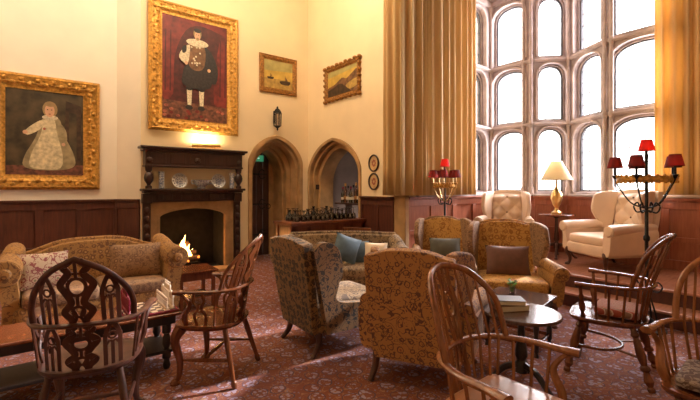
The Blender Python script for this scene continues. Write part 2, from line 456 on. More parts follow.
# door leaf
mb = MB()
for i in range(6): mb.box(3.26+i*.15, 3.404+i*.15, WY+.82, WY+.87, 0, 2.3)
d = struct(mb.build('door_1', 'door_wood', bevel=.006, smooth=False))
mb = MB()
for z in (.45, 1.1, 1.75):
    mb.tube([(3.3, WY+.81, z), (3.95, WY+.81, z)], [.03, .008], 6)
    mb.tube(spline([(3.75, WY+.81, z), (3.82, WY+.81, z+.1), (3.9, WY+.81, z+.07)], 5), .012, 6); mb.tube(spline([(3.75, WY+.81, z), (3.82, WY+.81, z-.1), (3.9, WY+.81, z-.07)], 5), .012, 6)
o = mb.build('strap_hinge', 'iron', d); mb = MB()
mb.tube([(3.98+.05*cos(a*PI/8), WY+.80, 1.05+.05*sin(a*PI/8)) for a in range(16)], .009, 6, closed=True); mb.build('door_handle', 'iron', d)
# bar niche: stone orders, shell
mb = MB(); face_dir(mb, (WX, 7.2), (WX, BY))
b0 = bar_out; b1 = inset(b0, .06); b2 = inset(b1, .05); b3 = inset(b2, .08)
arch_ring(mb, b0, b1, -.03, .25); arch_ring(mb, b1, b2, .06, .38); arch_ring(mb, b2, b3, .16, .5)
struct(mb.build('trim_2', 'stone_tan', bevel=.008))
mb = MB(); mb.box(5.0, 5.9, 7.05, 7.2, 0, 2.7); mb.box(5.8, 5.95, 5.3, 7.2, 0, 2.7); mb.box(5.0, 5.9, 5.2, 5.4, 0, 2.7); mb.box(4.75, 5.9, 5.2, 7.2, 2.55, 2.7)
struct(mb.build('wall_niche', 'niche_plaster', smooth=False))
# dado panelling --------------------------------------------------------
def panelling(name, p0, p1, h, z0, n, mats, depth=.03, cap=True, rows=(.3, .92)):
    mb = MB(); L = face_dir(mb, p0, p1)
    t = depth
    mb.box(0, L, -t*.4, 0, z0, z0+h-.06)
    mb.box(0, L, -t*1.3, 0, z0, z0+.13)
    mb.box(0, L, -t, 0, z0+h-.15, z0+h-.05)
    if cap:
        mb.box(0, L, -t-.035, 0, z0+h-.03, z0+h); mb.box(0, L, -t-.018, 0, z0+h-.05, z0+h-.03)
    mid = z0 + h*.42
    mb.box(0, L, -t, 0, mid-.035, mid+.035)
    for i in range(n+1):
        x = L*i/n
        mb.box(max(0, x-.05), min(L, x+.05), -t-.001, 0, z0+.13, z0+h-.15)
    return struct(mb.build(name, mats, bevel=.005, smooth=False))
panelling('trim_3', (-3.5, WL), (1.025, WL), 1.27, 0, 9, 'dado_wood')
panelling('trim_4', (1.0, WL), (1.31, WY), 1.27, 0, 1, 'dado_wood')
panelling('trim_5', (WX, 5.42), (WX, 4.60), 1.31, 0, 2, 'dado_wood')
panelling('trim_6', (WX+.05, BY), (BX, BY), 1.31-PH, PH, 4, 'dado_lit')
panelling('trim_7', (BX, BY), (BX, 3.52), 1.31-PH, PH, 2, 'dado_lit')
panelling('trim_8', (BX, 3.55), (7.24, 3.12), 1.31-PH, PH, 1, 'dado_lit')
panelling('trim_9', (7.24, 3.12), (BX, 2.40), 1.31-PH, PH, 1, 'dado_lit')
panelling('trim_10', (BX, 2.40), (BX, -.5), 1.31-PH, PH, 4, 'dado_lit')
mb = MB(); mb.box(WX-.035, WX+.05, BY-.05, BY+.2, 0, TOP); struct(mb.build('trim_11', 'stone_tan', bevel=.01, smooth=False))
# platform and its steps
mb = MB(); SX1, SX2 = 5.12, 5.42
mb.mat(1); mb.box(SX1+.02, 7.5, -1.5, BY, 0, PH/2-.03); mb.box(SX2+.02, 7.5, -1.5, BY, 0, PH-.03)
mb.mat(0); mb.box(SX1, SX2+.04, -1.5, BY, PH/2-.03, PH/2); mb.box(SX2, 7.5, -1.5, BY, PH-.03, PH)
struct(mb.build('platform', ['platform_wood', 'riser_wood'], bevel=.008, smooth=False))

# ------------------------------------------------------------------ bay window
TIERS = [(1.40, 2.49), (2.65, 3.60), (3.77, 4.80)]
def window(n, p0, p1, lights, arch_h=.23):
    """stone facet p0->p1 (left to right seen from inside) with three tiers of arched lights"""
    root = MB(); L = face_dir(root, p0, p1)
    edges = [TIERS[0][0]-.06] + [(a[1]+b[0])/2 for a, b in zip(TIERS[:-1], TIERS[1:])] + [4.98]
    cuts = [0] + [(a[1]+b[0])/2 for a, b in zip(lights[:-1], lights[1:])] + [L]
    glass = MB(); face_dir(glass, p0, p1); cam = MB(); face_dir(cam, p0, p1)
    mold = MB(); face_dir(mold, p0, p1)
    for k, (z0, z1) in enumerate(TIERS):
        for j, (x0, x1) in enumerate(lights):
            big = arch_pts(x0-.03, x1+.03, z0-.02, z1-arch_h, z1+.03, 8, 'round')
            sm = arch_pts(x0, x1, z0, z1-arch_h, z1, 8, 'round'); sm2 = arch_pts(x0+.022, x1-.022, z0+.02, z1-arch_h, z1-.022, 8, 'round')
            arch_wall(root, cuts[j], cuts[j+1], edges[k], edges[k+1], big, 0, .07)
            arch_wall(root, cuts[j], cuts[j+1], edges[k], edges[k+1], sm, .07, .17)
            arch_ring(mold, arch_pts(x0-.06, x1+.06, z0, z1-arch_h, z1+.06, 8, 'round'), big, -.02, .01)
            arch_ring(cam, sm, sm2, .10, .14)
            cam.box(x0, x1, .10, .14, z0, z0+.02)
            glass.box(x0+.01, x1-.01, .118, .122, z0+.01, z1-.02)
            nv = max(1, round((x1-x0)/.26))
            for i in range(1, nv+1):
                x = x0+(x1-x0)*i/(nv+1)
                cam.box(x-.004, x+.004, .115, .125, z0, z1-.03)
            for i in range(1, 5):
                z = z0+(z1-z0)*i/5; cam.box(x0+.01, x1-.01, .115, .125, z-.004, z+.004)
    root.box(0, L, 0, .2, PH, TIERS[0][0]-.06)
    r = struct(root.build('window_%d' % n, 'stone_window', bevel=.006, smooth=False))
    mold.box(0, L, -.07, 0, 1.315, 1.345)
    for a in edges[1:-1]: mold.box(0, L, -.035, 0, a-.03, a+.03); mold.box(0, L, -.055, 0, a-.012, a+.012)
    mold.box(0, L, -.05, 0, 4.88, 4.97)
    mold.build('window_moulding', 'stone_window_light', r, bevel=.006, smooth=False)
    glass.build('window_pane', 'window_glass', r, smooth=False)
    cam.build('lead_cames', 'lead', r, smooth=False)
    return r
window(1, (WX+.25, BY), (BX, BY), [(.85, 1.30), (1.45, 1.90)])
window(2, (BX, BY), (BX, 3.55), [(.07, .66)])
window(3, (BX, 3.55), (7.26, 3.12), [(.10, .52)])
window(4, (7.26, 3.12), (BX, 2.40), [(.14, .70)])
window(5, (BX, 2.40), (BX, .3), [(.07, .84), (1.2, 1.85)])
# engaged shafts at the angles
mb = MB()
for (x, y) in ((BX-.02, BY-.02), (BX-.02, 3.58), (BX-.01, 3.72), (7.22, 3.12), (BX-.02, 2.42), (BX-.02, 2.33)):
    mb.at((x, y, 0)); mb.lathe([(.05, 1.34), (.05, 1.45), (.028, 1.48), (.028, 4.75), (.05, 4.82), (.05, 4.98)], n=10)
    for z in (2.57, 3.685): mb.lathe([(.028, z-.06), (.045, z-.02), (.045, z+.02), (.028, z+.06)], n=10)
struct(mb.build('trim_12', 'stone_window_light'))

# ------------------------------------------------------------------ curtains
def curtain(label, path, z0, z1, folds, amp=.055, seed=1):
    rnd = random.Random(seed)
    pts = [Vector((a, b, 0)) for a, b in path]
    seg = [(pts[i+1]-pts[i]).length for i in range(len(pts)-1)]; L = sum(seg)
    def at(s):
        for i, l in enumerate(seg):
            if s <= l or i == len(seg)-1:
                d = (pts[i+1]-pts[i])/l; return pts[i]+d*s, Vector((-d.y, d.x, 0))
            s -= l
    n = folds*12; rows = 12; vs = []; fs = []
    ph = [rnd.uniform(-.9, .9) for _ in range(folds+2)]; am = [rnd.uniform(.45, 1.1) for _ in range(folds+2)]
    for r in range(rows+1):
        z = z0+(z1-z0)*r/rows
        for i in range(n+1):
            t = i/n; k = t*folds+.55*sin(t*9.3+seed)*sin(t*PI)+.3*sin(t*23+seed)*sin(t*PI); q = max(0, min(folds, int(k))); fr = max(0, min(1, k-q))
            a = am[q]*(1-fr)+am[q+1]*fr; p = ph[q]*(1-fr)+ph[q+1]*fr
            base, nor = at(t*L)
            off = amp*a*(sin(2*PI*k+p)+.3*sin(4*PI*k+1.3*p+z*.4)) 
            v = base+nor*off
            vs.append((v.x, v.y, z))
    for r in range(rows):
        for i in range(n):
            a = r*(n+1)+i; fs.append((a, a+1, a+n+2, a+n+1))
    mb = MB(); mb.add(vs, fs); o = mb.build('curtain', 'gold_curtain', angle=180)
    s = o.modifiers.new('S', 'SOLIDIFY'); s.thickness = .008; s.offset = 0
    return tag(o, label, 'curtain', 'long gold curtains of the bay window')
curtain('long gold curtain hanging left of the bay window', [(4.36, 4.70), (4.37, 4.26), (4.55, 4.22), (6.08, 4.22)], 1.335, 6.1, 15, .055, 3)
curtain('long gold curtain at the right edge of the picture, behind the red-shaded lamp', [(6.68, 1.76), (6.68, .5)], 1.36, 4.9, 8, .06, 5)

# ================================================================== FIREPLACE
fp = thing('fireplace', 'open stone fireplace with dark carved wooden overmantel between the gold-framed portraits', 'fireplace', (2.155, WY, 0))
x0, x1 = -.825, .825
mb = MB()   # stone surround with flattened arch
op = arch_pts(-.565, .53, 0, .97, 1.10)
arch_wall(mb, -.70, .69, 0, 1.22, op, -.07, -.002)
op2 = arch_pts(-.605, .57, 0, .99, 1.14)
arch_ring(mb, op2, op, -.09, -.07)
mb.build('stone_surround', 'stone_hearth', fp, bevel=.008, smooth=False)
mb = MB()
mb.box(-.60, .54, .30, .62, 0, .02); mb.box(-.70, -.56, -.002, .62, 0, 1.2); mb.box(.53, .66, -.002, .62, 0, 1.2); mb.box(-.7, .66, .55, .64, 0, 1.3); mb.box(-.7, .66, -.002, .62, 1.14, 1.24); mb.box(-.6, .54, -.002, .6, 0, .015)
mb.build('firebox', 'soot', fp, smooth=False)
mb = MB()
mb.prism([(-.72, -.02), (-.72, -.35), (.70, -.35), (.70, -.02)], .0, .045, 'XY'); mb.build('hearth_slab', 'stone_tan', fp, bevel=.01, smooth=False)
for s in (-1, 1):   # carved pilasters
    mb = MB(); c = s*.76
    mb.box(c-.07, c+.07, -.12, -.002, 0, .16); mb.box(c-.055, c+.055, -.09, -.002, .16, 1.2)
    for k in range(7): mb.ball((c, -.095, .24+k*.14), .045, 8, 1.3, 1, .6)
    mb.box(c-.07, c+.07, -.13, -.002, 1.2, 1.36)
    mb.build('carved_pilaster', 'mantel_wood', fp, bevel=.006)
mb = MB(); mb.box(-.7, .7, -.10, -.002, 1.22, 1.38)
for k in range(9): mb.box(-.62+k*.145, -.52+k*.145, -.115, -.10, 1.25, 1.35)
mb.build('frieze', 'mantel_wood', fp, bevel=.006, smooth=False)
mb = MB(); mb.box(x0-.03, x1+.03, -.24, -.002, 1.40, 1.44); mb.box(x0, x1, -.20, -.002, 1.365, 1.40); mb.build('mantel_shelf', 'mantel_wood', fp, bevel=.01, smooth=False)
for s in (-1, 1):
    mb = MB(); mb.at((s*.75, -.16, 1.44)); mb.lathe([(.05, 0), (.05, .04), (.03, .05), (.028, .07), (.065, .13), (.072, .18), (.06, .23), (.032, .27), (.05, .29), (.05, .31), (.06, .36)], n=14)
    mb.build('baluster_column', 'mantel_wood', fp)
mb = MB(); mb.box(x0+.02, x1-.02, -.20, -.002, 1.80, 2.06); mb.box(x0+.01, x1-.01, -.215, -.002, 1.795, 1.825)
for k in range(5):
    c = -.62+k*.31
    mb.box(c-.12, c+.12, -.21, -.2, 1.85, 2.02)
    if k == 2: mb.lathe([(.055, 0), (.05, .02), (.02, .03), (.015, .045)], (c, -.21, 1.91), 12, (0, -1, 0))
for s in (-1, 1): mb.lathe([(.05, 0), (.045, .02), (.02, .035)], (s*.745, -.20, 1.9), 10, (0, -1, 0))
mb.build('overmantel_panel', 'mantel_wood', fp, bevel=.006)
mb = MB(); mb.box(x0-.06, x1+.06, -.27, -.002, 2.085, 2.125); mb.box(x0-.02, x1+.02, -.235, -.002, 2.05, 2.085); mb.build('cornice_shelf', 'mantel_wood', fp, bevel=.01, smooth=False)
# fire
fr = thing('log_fire', 'burning log fire glowing in the soot-black fireplace', 'fire', (2.06, WY+.22, .03))
mb = MB()
for y in (-.12, .12): mb.tube([(-.24, y, .1), (.24, y, .1)], .012, 6)
for x in (-.2, -.07, .07, .2): mb.tube([(x, -.16, .17), (x, -.13, .1), (x, .16, .1)], .01, 6); mb.tube([(x, -.13, .1), (x, -.13, 0)], .01, 6)
mb.build('fire_grate', 'iron', fr)
lg = [((-.24, .02, .17), (.2, .1, .2), .06), ((-.2, -.08, .16), (.24, -.05, .17), .05), ((-.12, .04, .27), (.2, 0, .25), .055), ((-.2, .1, .35), (.1, .1, .42), .05)]
for a, b, r in lg:
    mb = MB(); mb.turned(a, b, [(0, r*.9), (.2, r), (.5, r*.93), (.8, r*1.05), (1, r*.9)], 10); mb.build('log', 'charred_log', fr)
mb = MB()
for k in range(26):
    mb.ball((random.uniform(-.2, .22), random.uniform(-.13, .08), random.uniform(.13, .2)), random.uniform(.015, .032), 6)
e = mb.build('embers', 'ember', fr); e['kind'] = 'stuff'
for (x, y, h, r) in ((-.06, -.02, .34, .055), (.0, .02, .42, .06), (.06, -.03, .26, .05), (-.13, .0, .2, .04), (.13, 0, .17, .035)):
    mb = MB(); mb.tube(spline([(x, y, .16), (x+r*.3, y, .16+h*.3), (x-r*.2, y, .16+h*.65), (x+r*.35, y, .16+h)], 4), [r*.5, r*.85, r, r*.95, r*.8, r*.7, r*.6, r*.5, r*.4, r*.3, r*.2, r*.1, .002][:13], 8)
    mb.build('flame', 'flame', fr)

# ornaments on the mantel
def onshelf(px, Y):
    u = (px-350)/F; d = FW+RT*u; return d.x/d.y*Y
SY = WY-.12
for px, lab in ((161.5, 'tall blue and white cylinder vase at the left end of the mantel shelf'), (232, 'tall blue and white cylinder vase at the right end of the mantel shelf')):
    mb = MB(); mb.lathe([(.03, 0), (.045, .01), (.045, .03), (.04, .15), (.045, .25), (.05, .28), (.042, .28), (.036, .2), (.03, .02)], n=16)
    o = mb.build('vase', 'delft'); o.location = (onshelf(px, SY), SY, 1.44); tag(o, lab, 'vase')
for px, lab in ((180, 'blue and white plate propped on the mantel shelf left of the tureen'), (219, 'blue and white plate propped on the mantel shelf right of the tureen')):
    t = thing('plate', lab, 'plate', (onshelf(px, SY), SY+.02, 1.44))
    mb = MB(); mb.at((0, 0, .135), (math.radians(-12), 0, 0)); mb.lathe([(.0, .012), (.085, .012), (.125, -.008), (.13, -.004), (.09, .02), (0, .02)], (0, 0, 0), 24, (0, 1, 0)); mb.build('dish', 'porcelain', t)
    mb = MB(); mb.at((0, 0, .135), (math.radians(-12), 0, 0)); mb.lathe([(.02, -.006+.012), (.068, .006), (.07, .0085), (.02, .0085)], (0, 0, 0), 20, (0, 1, 0))
    for k in range(12): a = k*PI/6; mb.ball((.097*cos(a), -.0015, .097*sin(a)), .015, 6, .9, 1, .3)
    mb.build('painted_rim', 'delft', t)
t = thing('tureen', 'blue and white two-handled bowl in the middle of the mantel shelf', 'bowl', (onshelf(201.5, SY), SY, 1.44))
mb = MB(); mb.lathe([(.06, 0), (.065, .015), (.05, .03), (.10, .07), (.115, .12), (.125, .15), (.115, .15), (.1, .12), (.06, .05), (0, .045)], n=20, sx=1.1); mb.build('bowl', 'delft', t)
for s in (-1, 1):
    mb = MB(); mb.tube(spline([(s*.12, 0, .13), (s*.165, 0, .14), (s*.16, 0, .09), (s*.11, 0, .08)], 5), .01, 6); mb.build('handle', 'delft', t)
# brass picture light on the cornice
t = thing('picture_light', 'brass picture light lying on the cornice below the tall portrait', 'lamp', (2.33, WY-.14, 2.125))
mb = MB(); mb.box(-.28, .28, -.04, .04, 0, .02); mb.build('mount', 'brass', t, bevel=.006, smooth=False)
mb = MB(); mb.tube([(-.24, 0, .055), (.24, 0, .075)], .03, 12); mb.build('reflector', 'brass', t)
mb = MB(); mb.tube([(-.15, 0, .02), (-.15, 0, .05)], .012, 8); mb.tube([(.15, 0, .02), (.15, 0, .06)], .012, 8); mb.build('bracket', 'brass', t)

# ------------------------------------------------------------------ pictures
def frame(root, w, h, fw, matn, d=.07, ornate=True, wavy=False):
    mb = MB()
    prof = [(0, 0), (0, d*.5), (.18, d), (.35, d*.75), (.6, d*.85), (.8, d*.4), (1, d*.35), (1, 0)]   # (fraction inward, depth)
    loops = []
    for q, dd in prof:
        i = q*fw; loops.append([(-w/2+i, -dd, -h/2+i), (w/2-i, -dd, -h/2+i), (w/2-i, -dd, h/2-i), (-w/2+i, -dd, h/2-i)])
    vs = [p for l in loops for p in l]; fs = []
    for a in range(len(prof)-1):
        for k in range(4): fs.append((a*4+k, a*4+(k+1)%4, a*4+4+(k+1)%4, a*4+4+k))
    mb.add(vs, fs)
    if ornate:
        st = fw*.42
        for (ax, L0, off) in (('x', w-fw, h/2-fw*.5), ('x', w-fw, -h/2+fw*.5), ('z', h-fw, w/2-fw*.5), ('z', h-fw, -w/2+fw*.5)):
            n = max(3, int(L0/st))
            for i in range(n+1):
                t_ = -L0/2+L0*i/n; o2 = fw*.12*(1 if i % 2 else -1)
                c = (t_, -d*.78, off+o2) if ax == 'x' else (off+o2, -d*.78, t_)
                mb.ball(c, st*.36, 7, 1, 1, .7)
        if wavy:
            for i in range(9):
                t_ = -w/2+w*i/8; mb.ball((t_, -d*.6, h/2-.01+.012*(i % 2)), .045, 7, .8); mb.ball((t_, -d*.6, -h/2+.01), .04, 7, .8)
            for i in range(7):
                t_ = -h/2+h*i/6; mb.ball((w/2-.01, -d*.6, t_), .042, 7, .8); mb.ball((-w/2+.01, -d*.6, t_), .042, 7, .8)
    mb.build('gilt_frame', matn, root)
class Canvas:
    """flat painted canvas, layers of paint as thin shapes; coordinates -1..1"""
    def __init__(s, w, h): s.mb = MB(); s.w = w/2; s.h = h/2; s.n = 0; s.mats = []
    def poly(s, mt, pts, smooth=0):
        if smooth: pts = sp2(pts, smooth, True)
        if 'paint_'+mt not in s.mats: s.mats.append('paint_'+mt)
        s.mb.mat(s.mats.index('paint_'+mt)); s.n += 1; y = -.012-.0006*s.n
        vs = [(a*s.w, y, b*s.h) for a, b in pts]; s.mb.add(vs, [tuple(range(len(vs)))]); return s
    def blob(s, mt, cx, cz, rx, rz, n=16): return s.poly(mt, [(cx+rx*cos(2*PI*k/n), cz+rz*sin(2*PI*k/n)) for k in range(n)])
    def done(s, root):
        return s.mb.build('canvas', s.mats, root, smooth=False)
def painting(label, loc, rz, w, h, fw, fm, draw, **kw):
    t = thing('painting', label, 'painting', loc, rz)
    frame(t, w, h, fw, fm, **kw)
    c = Canvas(w-1.8*fw, h-1.8*fw); draw(c); c.done(t); return t
SQ = [(-1,-1), (1,-1), (1,1), (-1,1)]
def child(c):
    c.poly('umber', SQ); c.poly('umber', [(-1,-1), (-.1,-1), (-.25,1), (-1,1)]); c.poly('floor', [(-1,-1), (1,-1), (1,-.72), (-1,-.76)])
    c.poly('tree', [(.45,-.7), (.9,-.72), (.9,.7), (.5,.8)]); c.poly('umber', [(.58,-.6), (.78,-.6), (.78,.5), (.58,.55)])
    c.poly('gown_shade', [(-.05,.38), (.32,.36), (.45,0), (.72,-.5), (.68,-.78), (.1,-.86), (-.5,-.8), (-.52,-.55), (-.25,-.1)], 4)
    c.poly('gown', [(-.02,.34), (.2,.34), (.28,0), (.42,-.5), (.36,-.8), (0,-.84), (-.38,-.78), (-.36,-.5), (-.14,-.05)], 4)
    c.poly('gown', [(-.02,.3), (-.2,.26), (-.5,.04), (-.44,-.06), (-.15,.08)], 3); c.blob('skin', -.5, .0, .06, .045)
    c.poly('gown_shade', [(.26,.3), (.5,.1), (.52,-.2), (.36,-.16)], 3); c.blob('skin', .44, -.24, .05, .04)
    c.blob('hair', .1, .56, .19, .19); c.blob('lace', .1, .37, .2, .06); c.blob('skin', .09, .53, .125, .15)
    c.blob('hair', .1, .68, .14, .06); c.blob('rose', -.04, .1, .035, .03)
    for x in (.04, .14): c.blob('dark', x, .55, .018, .012)
    c.blob('rose', .09, .45, .03, .012)
def cavalier(c):
    c.poly('red_dark', SQ); c.poly('red', [(-1,-.5), (-.66,-.5), (-.62,.2), (-.3,.75), (.2,.9), (1,.8), (1,1), (-1,1)], 3)
    c.poly('red', [(.55,-.6), (1,-.6), (1,.8), (.75,.7), (.62,.2)], 3)
    for x in (-.9, -.76, .72, .88): c.poly('red_dark', [(x,-.45), (x+.04,-.45), (x+.05,.7), (x+.02,.7)])
    c.poly('floor', [(-1,-1), (1,-1), (1,-.66), (-1,-.62)])
    for k in range(16): c.blob('rose' if k % 2 else 'red', -.9+1.8*random.random(), -.95+.25*random.random(), .06, .03, 8)
    for x in (-.2, .16):
        c.poly('lace', [(x-.08,-.34), (x+.08,-.34), (x+.055,-.68), (x-.055,-.68)]); c.blob('black', x-.01, -.73, .11, .045); c.blob('black', x, -.36, .11, .04)
    c.poly('black', [(-.26,.1), (.28,.1), (.46,-.12), (.42,-.3), (.05,-.36), (-.38,-.3), (-.4,-.1)], 4)
    c.poly('black', [(.2,.5), (.46,.4), (.66,.1), (.6,-.2), (.35,-.15), (.25,.1)], 3)
    c.poly('hill', [(-.22,.5), (.24,.5), (.24,.1), (.0,.0), (-.22,.1)], 3)
    for q in range(14): c.blob('lace', -.15+.3*random.random(), .1+.36*random.random(), .03, .018, 8)
    c.poly('lace', [(-.2,.48), (-.42,.36), (-.5,.2), (-.3,.1), (-.22,.2)], 3); c.blob('skin', -.3, .12, .05, .035)
    c.poly('black', [(-.3,.46), (-.42,.4), (-.4,.3), (-.3,.34)], 3); c.blob('skin', .38, .04, .05, .035)
    c.blob('lace', .03, .54, .33, .075, 20); c.blob('hair', .03, .72, .12, .11); c.blob('skin', .03, .68, .085, .095); c.blob('black', .03, .785, .11, .045)
    c.blob('hair', .03, .62, .045, .03)
    for x in (-.005, .06): c.blob('dark', x, .70, .013, .008)
def ships(c):
    c.poly('sky_green', SQ); c.poly('sky_gold', [(-1,.2), (1,.35), (1,-.3), (-1,-.3)]); c.poly('sea', [(-1,-1), (1,-1), (1,-.3), (-1,-.3)])
    for x, z, s in ((.45, -.45, 1), (-.55, -.25, .6)):
        c.poly('tree', [(x-.35*s, z+.06*s), (x+.35*s, z+.1*s), (x+.26*s, z-.16*s), (x-.26*s, z-.16*s)], 2)
        c.poly('tree', [(x-.02, z), (x+.02, z), (x+.01, z+.5*s), (x-.01, z+.5*s)]); c.poly('hill', [(x+.03, z+.1), (x+.2*s, z+.12), (x+.03, z+.4*s)])
def hills(c):
    c.poly('sky_gold', SQ); c.poly('sky_green', [(-1,1), (1,1), (1,.7), (-1,.5)])
    c.poly('hill', [(-1,-.3), (-.5,-.1), (.0,.25), (.3,.1), (.7,.4), (1,.5), (1,-1), (-1,-1)], 3)
    c.poly('tree', [(-1,-.5), (-.6,-.35), (-.1,-.15), (.3,-.55), (.6,-.9), (.6,-1), (-1,-1)], 3); c.poly('sea', [(.3,-.35), (1,-.1), (1,-.6), (.5,-.75)], 3)
painting('gold-framed portrait of a child in a wide pale gown, above the yellow sofa', (.10, WL-.004, 2.265), 0, 1.36, 1.68, .22, 'gilt', child)
painting('tall gold-framed portrait of a man before red drapery, above the fireplace', (2.18, WY-.03, 3.49), 0, 1.52, 2.16, .21, 'gilt', cavalier)
painting('small gold-framed seascape with dark boats, on the wall above the lantern', (3.80, WY-.004, 3.705), 0, .83, .75, .1, 'gilt_dark', ships, d=.05)
painting('landscape of dark hills in a wavy gilt frame, right of the corner', (WX-.004, 5.985, 3.45), -PI/2, 1.08, .66, .09, 'gilt_dark', hills, d=.05, wavy=True)
for z, lab in ((1.87, 'upper of two oval flower pictures in dark frames beside the gold curtain'), (1.56, 'lower of two oval flower pictures in dark frames, just above the dado')):
    t = thing('oval_picture', lab, 'picture', (WX-.004, 5.09, z), -PI/2)
    mb = MB(); mb.tube([(.12*cos(2*PI*k/28), -.014, .135*sin(2*PI*k/28)) for k in range(28)], .014, 8, closed=True, up=(0, 1, 0)); mb.build('oval_frame', 'mantel_wood', t)
    mb = MB(); mb.lathe([(0, .006), (.115, .006), (.115, 0)], (0, 0, 0), 28, (0, -1, 0), 1, 1.14)
    mb.mat(1)
    for k in range(7): a = k*2*PI/7; mb.ball((.035*cos(a), -.007, .045*sin(a)), .02, 7, 1, 1, .15)
    mb.mat(0); mb.ball((0, -.009, 0), .014, 7, 1, 1, .2); mb.build('embroidered_panel', ['paint_oval', 'paint_rose'], t)
# wall lantern
t = thing('wall_lantern', 'dark iron and glass wall lantern above the door arch', 'lantern', (3.72, WY, 2.58))
mb = MB(); yc = -.12
mb.lathe([(.005, 0), (.02, .02), (.012, .04), (.05, .07), (.075, .09)], (0, yc, 0), 8); mb.lathe([(.085, .34), (.08, .36), (.05, .41), (.015, .44), (.02, .46), (0, .48)], (0, yc, 0), 8)
for k in range(8): a = 2*PI*k/8; mb.tube([(.072*cos(a), yc+.072*sin(a), .09), (.08*cos(a), yc+.08*sin(a), .34)], .007, 5)
mb.build('lantern_cage', 'iron', t, angle=20)
mb = MB(); mb.lathe([(.06, .09), (.068, .34)], (0, yc, 0), 8); mb.build('lantern_glass', 'clear_glass', t)
mb = MB(); mb.box(-.03, .03, -.015, 0, .15, .4); mb.tube(spline([(0, 0, .3), (0, -.07, .36), (0, yc, .36)], 5), .01, 6); mb.build('bracket', 'iron', t)
# exit sign
t = thing('exit_sign', 'small green running-man exit sign above the dark door inside the arch', 'sign', (3.66, WY+.79, 2.02))
mb = MB(); mb.box(-.19, .19, -.03, 0, 0, .13); mb.build('sign_panel', 'exit_green', t, bevel=.004, smooth=False)
mb = MB(); y0, y1 = -.033, -.03
mb.box(-.15, -.09, y0, y1, .025, .105); mb.prism([(.03, .06), (.07, .06), (.07, .045), (.1, .068), (.07, .09), (.07, .075), (.03, .075)], y0, y1)
mb.ball((-.025, -.032, .1), .011, 8, 1, 1, .3); mb.tube([(-.03, -.032, .085), (-.04, -.032, .058), (-.02, -.032, .042), (-.03, -.032, .022)], .006, 5); mb.tube([(-.04, -.032, .058), (-.06, -.032, .04)], .006, 5); mb.tube([(-.03, -.032, .083), (-.008, -.032, .07)], .005, 5)
mb.build('pictogram', 'exit_white', t)
# small plaque on the stone between arches
mb = MB(); mb.box(-.08, .08, -.012, 0, -.05, .05); mb.mat(1); mb.box(-.065, .065, -.014, -.012, -.035, .035)
o = mb.build('plaque', ['iron', 'mantel_wood'], bevel=.003, smooth=False); o.location = (WX+.06+.16, 6.96, 1.46); o.location = (4.66, 7.02, 1.47); o.rotation_euler = (0, 0, 0)
tag(o, 'small dark plaque on the stone jamb left of the bottle shelf', 'plaque')

# ================================================================== BAR
t = thing('bar_counter', 'long red-brown panelled wooden bar counter set before the two stone arches', 'counter', (3.76, 5.58, 0))
mb = MB(); mb.box(-.72, .72, -.24, .24, 0, .86); mb.box(-.725, .725, -.25, .25, 0, .1)
for k in range(6): mb.box(-.72+k*.274, -.65+k*.274, -.255, -.24, .1, .84)
mb.box(-.72, .72, -.255, -.24, .74, .86); mb.box(-.735, -.72, -.24, -.17, .1, .86); mb.box(-.735, -.72, .17, .24, .1, .86); mb.build('cabinet', 'counter_wood', t, bevel=.005, smooth=False)
mb = MB(); mb.box(-.76, .73, -.30, .28, .88, .92); mb.box(-.74, .73, -.275, .265, .86, .88); mb.build('counter_top', 'counter_wood', t, bevel=.008, smooth=False)
# upturned stemmed glasses
mb = MB(); mb.lathe([(.036, 0), (.04, .03), (.032, .075), (.006, .09), (.005, .15), (.032, .158), (.034, .162)], n=10)
g0 = mb.build('stemmed_glass', 'smoky_glass'); tag(g0, 'upturned stemmed glass crowded with others on the bar counter', 'glass', 'upturned glasses crowded on the bar counter')
k = 0
for j in range(4):
    for i in range(13):
        x = 3.2+i*.094+random.uniform(-.012, .012); y = 5.42+j*.105+random.uniform(-.012, .012)
        if x > 4.42: continue
        o = g0 if k == 0 else g0.copy()
        if k: C.objects.link(o)
        o.location = (x, y, .92); s = random.uniform(.9, 1.25); o.scale = (1, 1, s); k += 1
# dark carafes between them
mb = MB(); mb.lathe([(.05, 0), (.055, .08), (.03, .13), (.018, .15), (.018, .2), (.024, .23)], n=10); m0 = mb.build('carafe', 'dark_glass')
for i, (x, y) in enumerate(((3.25, 5.78), (3.42, 5.80), (3.6, 5.79), (3.78, 5.80), (3.97, 5.79), (4.15, 5.80))):
    o = m0 if i == 0 else m0.copy()
    if i: C.objects.link(o)
    o.location = (x+random.uniform(-.05, .05), y, .92); o.scale = (1.1, 1.1, random.uniform(.6, .95)); tag(o, 'dark carafe in the back row behind the glasses on the bar', 'carafe', 'dark carafes behind the glasses on the bar')
